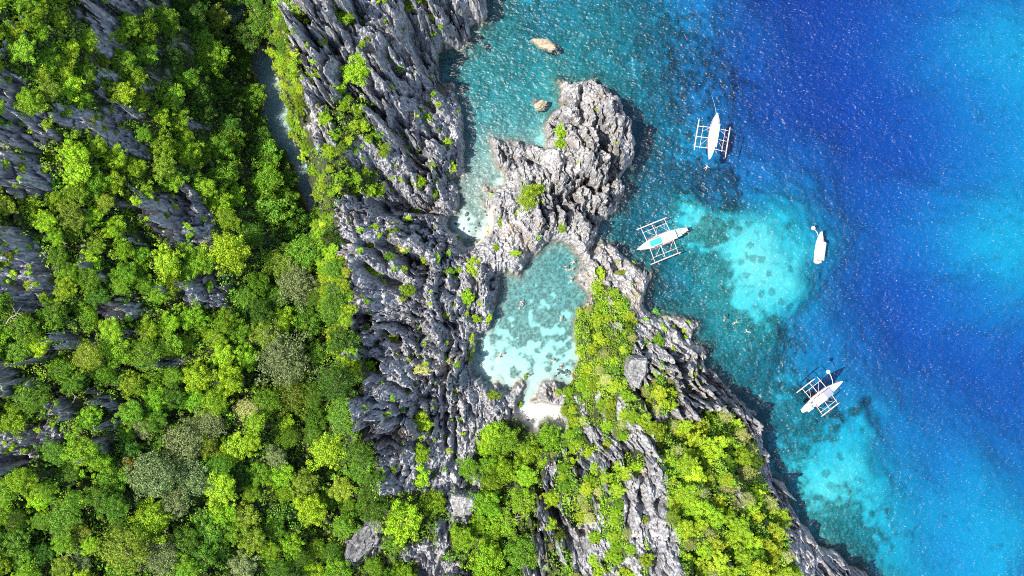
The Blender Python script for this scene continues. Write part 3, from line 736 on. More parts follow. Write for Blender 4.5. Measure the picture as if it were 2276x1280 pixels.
# ------------------------------------------------------------------ foliage
def make_leaf_mat():
    m, nt, out = new_mat('foliage')
    oi = N(nt, 'ShaderNodeObjectInfo')
    at_ = N(nt, 'ShaderNodeAttribute', attribute_name='leaf')
    sep = N(nt, 'ShaderNodeSeparateColor'); nt.links.new(at_.outputs['Color'], sep.inputs[0])
    hs = N(nt, 'ShaderNodeHueSaturation'); hs.inputs['Saturation'].default_value = 1.0
    nt.links.new(oi.outputs['Color'], hs.inputs['Color'])
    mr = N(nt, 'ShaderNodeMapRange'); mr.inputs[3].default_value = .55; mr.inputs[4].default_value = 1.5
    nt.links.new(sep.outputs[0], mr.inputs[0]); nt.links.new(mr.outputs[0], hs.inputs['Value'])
    mh = N(nt, 'ShaderNodeMapRange'); mh.inputs[3].default_value = .475; mh.inputs[4].default_value = .525
    nt.links.new(sep.outputs[1], mh.inputs[0]); nt.links.new(mh.outputs[0], hs.inputs['Hue'])
    d = N(nt, 'ShaderNodeBsdfPrincipled', Roughness=.55)
    d.inputs['Specular IOR Level'].default_value = .25
    t = N(nt, 'ShaderNodeBsdfTranslucent')
    nt.links.new(hs.outputs[0], d.inputs['Base Color']); nt.links.new(hs.outputs[0], t.inputs['Color'])
    mx = N(nt, 'ShaderNodeMixShader'); mx.inputs[0].default_value = .38
    nt.links.new(d.outputs[0], mx.inputs[1]); nt.links.new(t.outputs[0], mx.inputs[2])
    nt.links.new(mx.outputs[0], out.inputs['Surface'])
    return m
M_LEAF = make_leaf_mat()
M_BARK = simple('bark', (.20, .17, .13), .9, .3, 2.0, .5)
M_DEAD = simple('bleached_wood', (.24, .20, .155), .9, .2, 2.0, .3)

def leaves(C, Nrm, size, r, bend=.8, asp=.62):
    """leaf quads at points C, facing roughly along Nrm"""
    n = len(C)
    nn = Nrm + r.normal(0, bend * .5, (n, 3)); nn /= np.linalg.norm(nn, axis=1)[:, None] + 1e-9
    a = r.normal(0, 1, (n, 3)); t = np.cross(nn, a); t /= np.linalg.norm(t, axis=1)[:, None] + 1e-9
    b = np.cross(nn, t)
    s = (size * r.uniform(.65, 1.35, n))[:, None]
    v = np.stack([C - t * s * .5, C + b * s * .5 * asp, C + t * s * .5 - nn * s * .15, C - b * s * .5 * asp], 1)
    return v

def clumpy_crown(seed, R=1.0, H=.75, nclump=46, per=95, leaf=.085, spread=1.0, holes=.12, lobes=3, cr=(.15, .27), skirt=.3):
    """crown of leaf clumps on an uneven dome, radius about 1, base at z=0"""
    r = np.random.default_rng(seed)
    V, T = [], []
    ph = r.uniform(0, 6.28, 5); am = r.uniform(.06, .19, 5)
    for k in range(nclump):
        q = (k + .5) / nclump
        phi = k * 2.39996 + r.normal(0, .25)
        rad = math.sqrt(q) * .86 + r.normal(0, .05)
        out = 1 + sum(am[i] * math.sin((i + 2) * phi + ph[i]) for i in range(lobes))
        x = math.cos(phi) * rad * out * R; y = math.sin(phi) * rad * out * R
        z = H * math.sqrt(max(0, 1 - min(rad, 1) ** 2 * .92)) + r.normal(0, .07) * H
        if r.random() < holes: z *= .55
        c = r.uniform(*cr) * (1.0 if rad < .7 else .85)
        n = int(per * (c / .2) ** 2)
        dv = r.normal(0, 1, (n, 3)); dv[:, 2] = np.abs(dv[:, 2]) * 1.1 - skirt
        dv /= np.linalg.norm(dv, axis=1)[:, None]
        P = np.array([x, y, z]) + dv * c * r.uniform(.72, 1.06, n)[:, None] * np.array([1, 1, .8])
        V.append(leaves(P, dv, leaf, r, .9))
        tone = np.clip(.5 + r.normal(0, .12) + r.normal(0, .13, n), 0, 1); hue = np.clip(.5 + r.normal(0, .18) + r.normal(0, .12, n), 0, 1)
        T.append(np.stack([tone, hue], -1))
    # inner and lower leaves
    n = int(nclump * per * .22)
    dv = r.normal(0, 1, (n, 3)); dv[:, 2] = np.abs(dv[:, 2]); dv /= np.linalg.norm(dv, axis=1)[:, None]
    P = dv * np.array([.8 * R, .8 * R, H * .75]) * (r.uniform(.3, 1, n) ** .5)[:, None]
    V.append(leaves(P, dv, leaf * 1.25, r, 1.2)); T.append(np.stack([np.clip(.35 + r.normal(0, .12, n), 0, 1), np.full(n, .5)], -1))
    V = np.concatenate(V); T = np.concatenate(T)
    return V, T

def leaf_mesh(name, V, T):
    n = len(V)
    me = np_mesh(name, V.reshape(-1, 3), np.arange(n * 4).reshape(-1, 4))
    ca = me.color_attributes.new('leaf', 'FLOAT_COLOR', 'POINT')
    c = np.ones((n * 4, 4), np.float32); c[:, :2] = np.repeat(T, 4, axis=0)
    ca.data.foreach_set('color', c.ravel())
    me.materials.append(M_LEAF)
    return me

CROWN = {'round': [], 'spread': [], 'fine': [], 'bush': [], 'tuft': []}
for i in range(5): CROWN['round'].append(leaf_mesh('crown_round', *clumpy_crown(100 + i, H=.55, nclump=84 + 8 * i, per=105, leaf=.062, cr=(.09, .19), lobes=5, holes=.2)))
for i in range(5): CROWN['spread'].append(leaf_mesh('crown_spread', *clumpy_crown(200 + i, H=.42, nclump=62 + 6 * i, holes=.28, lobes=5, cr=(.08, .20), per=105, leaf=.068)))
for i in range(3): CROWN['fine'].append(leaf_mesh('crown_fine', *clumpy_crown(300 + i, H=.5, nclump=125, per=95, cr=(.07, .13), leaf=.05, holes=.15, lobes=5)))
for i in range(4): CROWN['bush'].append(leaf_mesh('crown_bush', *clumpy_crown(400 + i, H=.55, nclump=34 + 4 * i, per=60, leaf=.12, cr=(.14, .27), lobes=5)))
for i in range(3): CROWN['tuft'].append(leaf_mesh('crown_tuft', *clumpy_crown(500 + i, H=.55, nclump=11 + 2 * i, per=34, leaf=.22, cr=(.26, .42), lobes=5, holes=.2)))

def tube(bm, pts, radii, n=6):
    rings = []
    for i, p in enumerate(pts):
        p = Vector(p)
        dirv = (Vector(pts[min(i + 1, len(pts) - 1)]) - Vector(pts[max(i - 1, 0)])).normalized()
        a = dirv.orthogonal().normalized(); b = dirv.cross(a)
        rings.append([bm.verts.new(p + (a * math.cos(6.28318 * k / n) + b * math.sin(6.28318 * k / n)) * radii[i]) for k in range(n)])
    for i in range(len(rings) - 1):
        for k in range(n):
            bm.faces.new((rings[i][k], rings[i][(k + 1) % n], rings[i + 1][(k + 1) % n], rings[i + 1][k]))
    bm.faces.new(rings[0][::-1]); bm.faces.new(rings[-1])
TRUNK = []
for i in range(3):
    r = random.Random(40 + i); bm = bmesh.new()
    tube(bm, [(0, 0, -.35), (r.uniform(-.03, .03), r.uniform(-.03, .03), .3), (r.uniform(-.06, .06), r.uniform(-.06, .06), .8), (r.uniform(-.1, .1), r.uniform(-.1, .1), 1.15)], [.085, .06, .045, .02])
    for k in range(4):
        a = k * 1.57 + r.uniform(-.4, .4); h0 = r.uniform(.4, .7)
        tube(bm, [(0, 0, h0), (math.cos(a) * .28, math.sin(a) * .28, h0 + .28), (math.cos(a) * .6, math.sin(a) * .6, h0 + .48)], [.035, .026, .01], 5)
    TRUNK.append(bm_mesh('trunk', bm)); TRUNK[-1].materials.append(M_BARK)

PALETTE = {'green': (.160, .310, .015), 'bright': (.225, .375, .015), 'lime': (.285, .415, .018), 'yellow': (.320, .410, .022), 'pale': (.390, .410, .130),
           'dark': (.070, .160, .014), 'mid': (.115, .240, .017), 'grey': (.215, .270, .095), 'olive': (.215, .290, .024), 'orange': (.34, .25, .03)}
def jit(c, r, s=.2):
    k = 1 + r.normal(0, s); h = float(np.clip(r.normal(0, .06), -.1, .05))
    return (max(.01, c[0] * k * (1 + h)), max(.01, c[1] * k), max(.004, c[2] * k), 1)

tree_count = 0
def add_tree(px, py, rad, shape, colour, label, group, name='broadleaf_tree', cat='tree', hgt=None, loc=None, trunk=True):
    """a tree whose crown centre shows at that pixel; rad in metres"""
    global tree_count
    r = rng
    tree_count += 1
    th = hgt if hgt is not None else rad * r.uniform(.55, .95)      # height of the crown base above ground
    X, Y, Z = ground_at(px, py, th + rad * .35) if loc is None else loc
    e = empty(name, (X, Y, Z), r.uniform(0, 6.28))
    tag(e, label, cat, group)
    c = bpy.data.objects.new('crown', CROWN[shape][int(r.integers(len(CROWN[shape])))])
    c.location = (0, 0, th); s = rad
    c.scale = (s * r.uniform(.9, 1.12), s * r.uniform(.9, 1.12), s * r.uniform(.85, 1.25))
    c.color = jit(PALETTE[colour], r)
    link(c, e)
    if trunk:
        t = bpy.data.objects.new('trunk', TRUNK[int(r.integers(3))])
        k = th + rad * .45; t.scale = (rad * .8, rad * .8, k)
        link(t, e)
    return e

# ------------------------------------------------------------------ trees
CNAME = {'green': 'green', 'bright': 'bright green', 'lime': 'lime green', 'yellow': 'yellow-green', 'pale': 'pale cream-green', 'dark': 'dark green',
         'mid': 'deep green', 'grey': 'greyish green', 'olive': 'olive green', 'orange': 'orange-tinged'}
placed = []      # px, py, radius in px
def free(px, py, rp, k):
    if not placed: return True
    A = np.array(placed)
    return bool(np.all(np.hypot(A[:, 0] - px, A[:, 1] - py) > k * (A[:, 2] + rp)))
def px_radius(rad, z): return rad / (MPP * (1 - z / CAM_H))

placed_pool = ((588,130,16),(602,170,18),(612,215,22),(618,260,22),(630,300,20),(650,335,18),(672,385,14),(685,430,10),(518,24,18))
for q in placed_pool: placed.append(q)
# trees that stand out, each with its own words
SPECIAL = [
 (505,560,50,'round','lime','large rounded yellow-green tree just below the rock outcrop on the hillside'),
 (655,632,50,'fine','grey','pale greyish green tree against the foot of the rocky ridge'),
 (625,800,64,'fine','grey','wide greyish green tree in the forest left of the ridge, paler than those around'),
 (645,880,44,'fine','olive','olive tree directly below the wide greyish crown left of the ridge'),
 (745,850,50,'fine','dark','fine-leaved dark green tree in the hollow below the cave in the ridge side'),
 (762,925,42,'fine','mid','fine-leaved deep green tree touching the left flank of the folded rock bulge'),
 (400,990,56,'fine','grey','greyish green tree, upper right crown of the big silvery clump at lower left'),
 (330,1060,58,'fine','grey','greyish green tree, left crown of the big silvery clump at lower left'),
 (420,1065,52,'fine','grey','greyish green tree, lower right crown of the big silvery clump at lower left'),
 (455,945,40,'fine','grey','small silvery tree at the upper tip of the big silvery clump'),
 (270,1225,56,'fine','olive','broad olive-grey tree near the bottom edge at lower left'),
 (350,1240,48,'fine','grey','broad greyish tree at the bottom edge right of the olive-grey one'),
 (330,1160,44,'round','bright','vivid green tree between the silvery clump and the bottom edge'),
 (508,845,36,'round','lime','vivid lime tree standing alone bright in the lower left forest'),
 (545,910,30,'fine','pale','small pale tree right below the vivid lime tree'),
 (285,1030,20,'bush','orange','small orange-tinged tree at the left edge of the silvery clump'),
 (490,385,40,'spread','mid','bluish green tree in the middle of the dark valley'),
 (590,400,36,'round','green','green tree left of the lower end of the narrow dark pool'),
 (480,40,30,'round','olive','olive tree near the top edge above the dark valley'),
 (365,45,34,'round','green','green tree at the top edge left of the dark valley'),
 (625,345,16,'bush','mid','small green tree leaning over the narrow dark pool'),
 (555,215,34,'round','green','green tree at the left bank of the narrow dark pool'),
 (65,225,32,'spread','bright','bright green tree between the two grey rock bands at the left edge'),
 (725,1005,44,'round','lime','bright domed tree in the forest left of the ridge tail'),
 (690,1130,40,'round','lime','bright domed tree above the bottom edge, left of the dark leaning boulder'),
 (895,1160,48,'spread','bright','big bright green tree right of the dark leaning boulder'),
 (960,1120,34,'spread','lime','bright tree squeezed between the big bright tree and the rock slab'),
 (1080,1245,44,'spread','bright','feathery bright green tree at the bottom edge below the dead branches'),
 (1160,1230,38,'round','green','green tree at the bottom edge left of the steep rock rib'),
 (1220,972,31,'round','green','rounded green tree on the sand at the back of the hidden beach'),
 (1118,982,38,'round','green','green tree behind the left end of the hidden beach'),
 (1175,1010,36,'spread','bright','green tree behind the hidden beach, below the two nearest the sand'),
 (1040,1042,26,'round','green','green tree above the broken rock pile at the ridge tail'),
 (1092,965,26,'round','lime','bright tree at the right edge of the columned rock field')]
for (x, y, rp, sh, co, lb) in SPECIAL:
    X, Y, Z = ground_at(x, y, 3.0)
    rad = rp * MPP * (1 - Z / CAM_H)
    nm = 'broadleaf_tree'
    add_tree(x, y, rad * 1.05, sh, co, lb, None, nm)
    placed.append((x, y, rp))

ZONES = [
 # name, polygon, colours with weights, shapes, where the label says they are, group
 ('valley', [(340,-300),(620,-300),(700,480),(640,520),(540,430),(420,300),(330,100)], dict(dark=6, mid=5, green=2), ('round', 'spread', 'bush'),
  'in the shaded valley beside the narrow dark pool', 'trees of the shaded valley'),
 ('hill', [(-400,-300),(340,-300),(330,100),(420,300),(540,430),(460,620),(-400,700)], dict(green=3, bright=5, lime=3, olive=1), ('round', 'spread', 'spread'),
  'on the steep hillside between the bands of grey rock', 'trees of the upper left hillside'),
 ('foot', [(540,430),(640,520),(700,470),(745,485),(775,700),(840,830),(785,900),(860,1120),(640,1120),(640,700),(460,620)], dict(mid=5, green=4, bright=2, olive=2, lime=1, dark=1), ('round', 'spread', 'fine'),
  'along the left foot of the rocky ridge', 'trees along the foot of the ridge'),
 ('forest', [(-400,700),(460,620),(640,700),(640,1120),(860,1120),(860,1600),(-400,1600)], dict(green=5, bright=4, lime=2, olive=1, mid=4, grey=1, dark=1), ('round', 'spread', 'spread', 'fine'),
  'in the dense forest at lower left', 'trees of the lower left forest'),
 ('back', [(850,1080),(1060,930),(1260,900),(1260,1000),(1205,1060),(1212,1100),(1180,1600),(850,1600)], dict(green=4, bright=5, mid=2), ('round', 'spread'),
  'in the green gully behind the hidden beach', 'trees behind the beach'),
]
SHAPE = {'round': 'domed', 'spread': 'spreading', 'fine': 'fine-leaved', 'bush': 'bushy'}
def pick(d):
    ks = list(d); w = np.array([d[k] for k in ks], float)
    return ks[int(rng.choice(len(ks), p=w / w.sum()))]
LANDMARKS = [(20,60,'at the top left corner'),(170,60,'left of the uppermost rock band of the hillside'),(265,70,'right of the uppermost rock band of the hillside'),(60,150,'above the upper rock band at the left edge'),(130,200,'above the long middle rock band'),
 (250,225,'just above the long middle rock band'),(340,270,'at the right end of the long middle rock band'),(230,370,'below the long middle rock band'),(110,480,'below the big grey slab at the left edge'),(260,520,'left of the rock outcrop on the hillside'),
 (400,400,'above the rock outcrop on the hillside'),(330,600,'below the rock outcrop on the hillside'),(200,620,'right of the shaded grey rock at the left edge'),(60,760,'below the shaded grey rock at the left edge'),
 (440,130,'on the upper left flank of the dark valley'),(400,40,'at the top edge of the dark valley'),(540,90,'above the narrow dark pool'),(480,200,'on the floor of the dark valley'),(560,330,'left of the narrow dark pool'),(480,300,'on the left flank of the dark valley'),(620,450,'below the narrow dark pool'),(540,470,'in the lower part of the dark valley'),
 (590,560,'right of the rock outcrop on the hillside'),(700,560,'against the cliff of the middle rock block'),(560,690,'in the hollow left of the ridge'),(700,720,'against the caves in the ridge side'),(700,940,'beside the folded rock bulge'),(600,960,'left of the folded rock bulge'),(780,1080,'below the folded rock bulge'),(660,1060,'above the dark leaning boulder'),
 (200,740,'below the small dark rocks of the hillside'),(340,770,'in the upper middle of the lower left forest'),(450,760,'above the vivid lime tree'),(560,800,'right of the vivid lime tree'),(160,860,'above the lower rock band at the left edge'),(280,900,'above the silvery clump'),(540,980,'right of the silvery clump'),(220,1000,'left of the silvery clump'),
 (60,1120,'below the lower rock band at the left edge'),(160,1120,'below left of the silvery clump'),(40,1240,'at the bottom left corner'),(150,1230,'at the bottom edge beside the bleached branch'),(450,1180,'below the silvery clump'),(470,1250,'at the bottom edge below the silvery clump'),(580,1150,'left of the dark leaning boulder'),(590,1250,'at the bottom edge left of the dark boulder'),(710,1240,'at the bottom edge beside the dark boulder'),
 (880,1250,'at the bottom edge right of the dark boulder'),(930,1110,'at the tail of the ridge'),(1100,1020,'at the upper left of the green gully'),(1200,1000,'right below the hidden beach'),(1120,1120,'around the dead branches'),(1000,1250,'at the bottom edge below the square slab'),(1180,1180,'left of the steep rock rib'),
 (620,50,'at the top of the left ridge rim'),(650,160,'on the upper left ridge rim'),(660,280,'on the left ridge rim above the pool'),(770,260,'in the green patch of the upper ridge'),(820,310,'at the right end of the ridge patch'),(730,350,'at the lower left of the upper ridge'),(720,430,'at the lower left corner of the upper ridge'),(800,400,'in the lower green patch of the upper ridge'),
 (1320,620,'at the lagoon entrance'),(1310,700,'on the upper right bank of the lagoon'),(1370,690,'above the right bank of the lagoon'),(1310,780,'on the right bank of the shallow lagoon'),(1370,780,'left of the big pale slab'),(1290,860,'right of the triangular beach rock'),(1370,860,'below the big pale slab'),(1270,940,'right of the hidden beach'),(1340,930,'among the pale slabs of the slope'),(1420,930,'left of the thin rock rib'),
 (1270,1040,'on the left brow of the rock-streaked slope'),(1350,1030,'in the middle of the rock-streaked slope'),(1420,1040,'above the dark crags'),(1290,1130,'on the lower left of the rock-streaked slope'),(1350,1130,'left of the dark crags'),(1240,1240,'at the bottom edge left of the rock-streaked slope'),(1340,1250,'at the bottom edge of the rock-streaked slope'),(1430,1230,'at the bottom edge below the dark crags'),
 (1465,860,'in the green strip beside the big pale slab'),(1480,960,'at the upper left of the seaward slope'),(1600,930,'at the upper tip of the seaward slope'),(1560,990,'in the upper part of the seaward slope'),(1650,1000,'on the sea edge of the upper seaward slope'),(1520,1060,'right of the dark crags'),(1600,1070,'in the middle of the seaward slope'),(1680,1080,'on the sea edge of the middle seaward slope'),(1550,1150,'on the left of the lower seaward slope'),(1640,1160,'in the lower middle of the seaward slope'),(1710,1170,'on the sea edge of the lower seaward slope'),(1560,1250,'at the bottom edge on the left of the seaward slope'),(1640,1250,'at the bottom edge of the seaward slope'),(1730,1250,'at the bottom edge beside the sea cliff')]
def words16(size, colour, shape, what, where):
    t = f"{size}{colour} {shape} {what} {where}"
    return t if len(t.replace('-', ' ').split()) <= 16 else f"{size}{colour} {what} {where}"
def place_words(x, y, default):
    if x < 0 or y < 0 or y > 1280: return default
    dd = [(x - a) ** 2 + (y - b) ** 2 for a, b, _ in LANDMARKS]
    i = int(np.argmin(dd))
    return LANDMARKS[i][2] if dd[i] < 130 ** 2 else default
n_left = len(SPECIAL); tries = 0
for q in ((1162,900,14),(1165,922,12),(1190,922,14),(1215,905,16),(1235,910,14),(1252,942,9)): placed.append(q)
vfill([(1140,880),(1250,880),(1262,960),(1240,950),(1215,930),(1192,956),(1168,945),(1145,925)], 0)
vfill([(574,92),(606,96),(650,230),(680,330),(702,430),(712,480),(690,480),(640,360),(600,300),(576,230),(590,205),(560,160)], 0)
while n_left < 345 and tries < 60000:
    tries += 1
    x, y = rng.uniform(-70, 1270), rng.uniform(-60, 1345)
    if vsample(np.array(x), np.array(y)) < .5: continue
    z = None
    for zn in ZONES:
        if inside(zn[1], np.array([x]), np.array([y]))[0]: z = zn; break
    if z is None: continue
    big_p = max(0.0, 1 - tries / 9000)
    rp = rng.uniform(17, 27) + big_p * rng.uniform(0, 12)
    if z[0] == 'hill': rp *= .9
    if not free(x, y, rp, .70): continue
    if any(vsample(np.array(x + rp * .55 * math.cos(a)), np.array(y + rp * .55 * math.sin(a))) < .5 for a in (0, 1.57, 3.14, 4.71)) and rng.random() < .85: continue
    X, Y, Z = ground_at(x, y, 2.5)
    if Z < .3: continue
    co = pick(z[2]); sh = z[3][int(rng.integers(len(z[3])))]
    size = 'small ' if rp < 20 else ('large ' if rp > 29 else '')
    where = place_words(x, y, z[4])
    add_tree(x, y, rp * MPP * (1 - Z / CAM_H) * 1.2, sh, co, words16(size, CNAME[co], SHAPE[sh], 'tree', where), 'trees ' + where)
    placed.append((x, y, rp)); n_left += 1

placed[:] = [q for q in placed if q not in placed_pool]
for q in ((588,130,10),(600,170,12),(610,215,14),(616,260,14),(628,300,12),(648,335,10),(668,385,8)): placed.append(q)
ZONES_R = [
 ('rim', [(700,475),(742,482),(745,560),(768,600),(770,640),(778,690),(768,720),(780,745),(785,790),(828,800),(832,826),(796,830),(762,815),(730,760),(715,700),(708,560)], dict(lime=5, yellow=2, bright=4), 'along the left rim of the middle rock block', 'scrub along the middle rim'),
 ('ridge_edge', [(592,-100),(618,-60),(640,70),(652,110),(672,140),(662,165),(674,220),(668,260),(684,310),(688,348),(668,345),(642,300),(645,265),(632,215),(612,160),(604,100),(590,30)], dict(lime=4, yellow=3, bright=2), 'on the left rim of the upper rocky ridge', 'scrub on the ridge rim'),
 ('ridge_mid', [(640,-300),(900,-300),(880,480),(690,480)], dict(lime=3, bright=4, pale=1, yellow=1), 'among the rocks of the upper rocky ridge', 'scrub on the upper ridge'),
 ('west', [(1260,590),(1412,590),(1412,870),(1440,900),(1462,1010),(1490,1130),(1530,1600),(1150,1600),(1200,1000),(1235,890),(1270,700)], dict(lime=5, yellow=3, bright=3, pale=2, green=1), 'on the rock-streaked slope below the lagoon', 'scrub on the rock-streaked slope'),
 ('strip', [(1428,790),(1510,790),(1510,925),(1428,925)], dict(yellow=3, pale=2, lime=2), 'in the green strip beside the big pale slab', 'scrub beside the pale slab'),
 ('east', [(1440,890),(1700,880),(1900,1600),(1530,1600),(1490,1130)], dict(yellow=5, pale=4, lime=5, bright=2, green=1), 'on the dense seaward slope', 'scrub on the seaward slope'),
]
n_right = 0
QUOTA = {'ridge_edge': (46, (590, 700, -40, 350)), 'rim': (40, (690, 850, 470, 850)), 'ridge_mid': (30, (640, 900, -40, 480)), 'west': (106, (1200, 1540, 590, 1335)), 'strip': (10, (1428, 1510, 790, 925)), 'east': (84, (1440, 1860, 880, 1335))}
for z in ZONES_R:
    quota, (xa, xb, ya, yb) = QUOTA[z[0]]
    k = 0; tries = 0
    while k < quota and tries < 9000:
        tries += 1
        x, y = rng.uniform(xa, xb), rng.uniform(ya, yb)
        if vsample(np.array(x), np.array(y)) < .5 and z[0] not in ('ridge_edge', 'rim'): continue
        if not inside(z[1], np.array([x]), np.array([y]))[0]: continue
        g = max(0.0, 1 - tries / 2500)
        rp = {'ridge_edge': rng.uniform(9, 15), 'rim': rng.uniform(10, 18), 'ridge_mid': rng.uniform(9, 16), 'strip': rng.uniform(10, 17), 'west': rng.uniform(8, 12) + g * rng.uniform(0, 7), 'east': rng.uniform(12, 18) + g * rng.uniform(0, 10)}[z[0]]
        if not free(x, y, rp, .62 if z[0] in ('east', 'rim', 'ridge_edge') else .70): continue
        X, Y, Z = ground_at(x, y, 1.5)
        if Z < .6: continue
        co = pick(z[2]); sh = ('round', 'spread', 'spread', 'bush')[int(rng.integers(4))]
        if co == 'pale': sh = 'fine'
        size = 'tiny ' if rp < 12 else ('broad ' if rp > 19 else '')
        add_tree(x, y, rp * MPP * (1 - Z / CAM_H) * 1.18, sh, co, words16(size, CNAME[co], SHAPE[sh], 'scrub tree', place_words(x, y, z[3])), 'scrub ' + place_words(x, y, z[3]), 'scrub_tree', 'scrub tree', hgt=rp * .05)
        placed.append((x, y, rp)); n_right += 1; k += 1

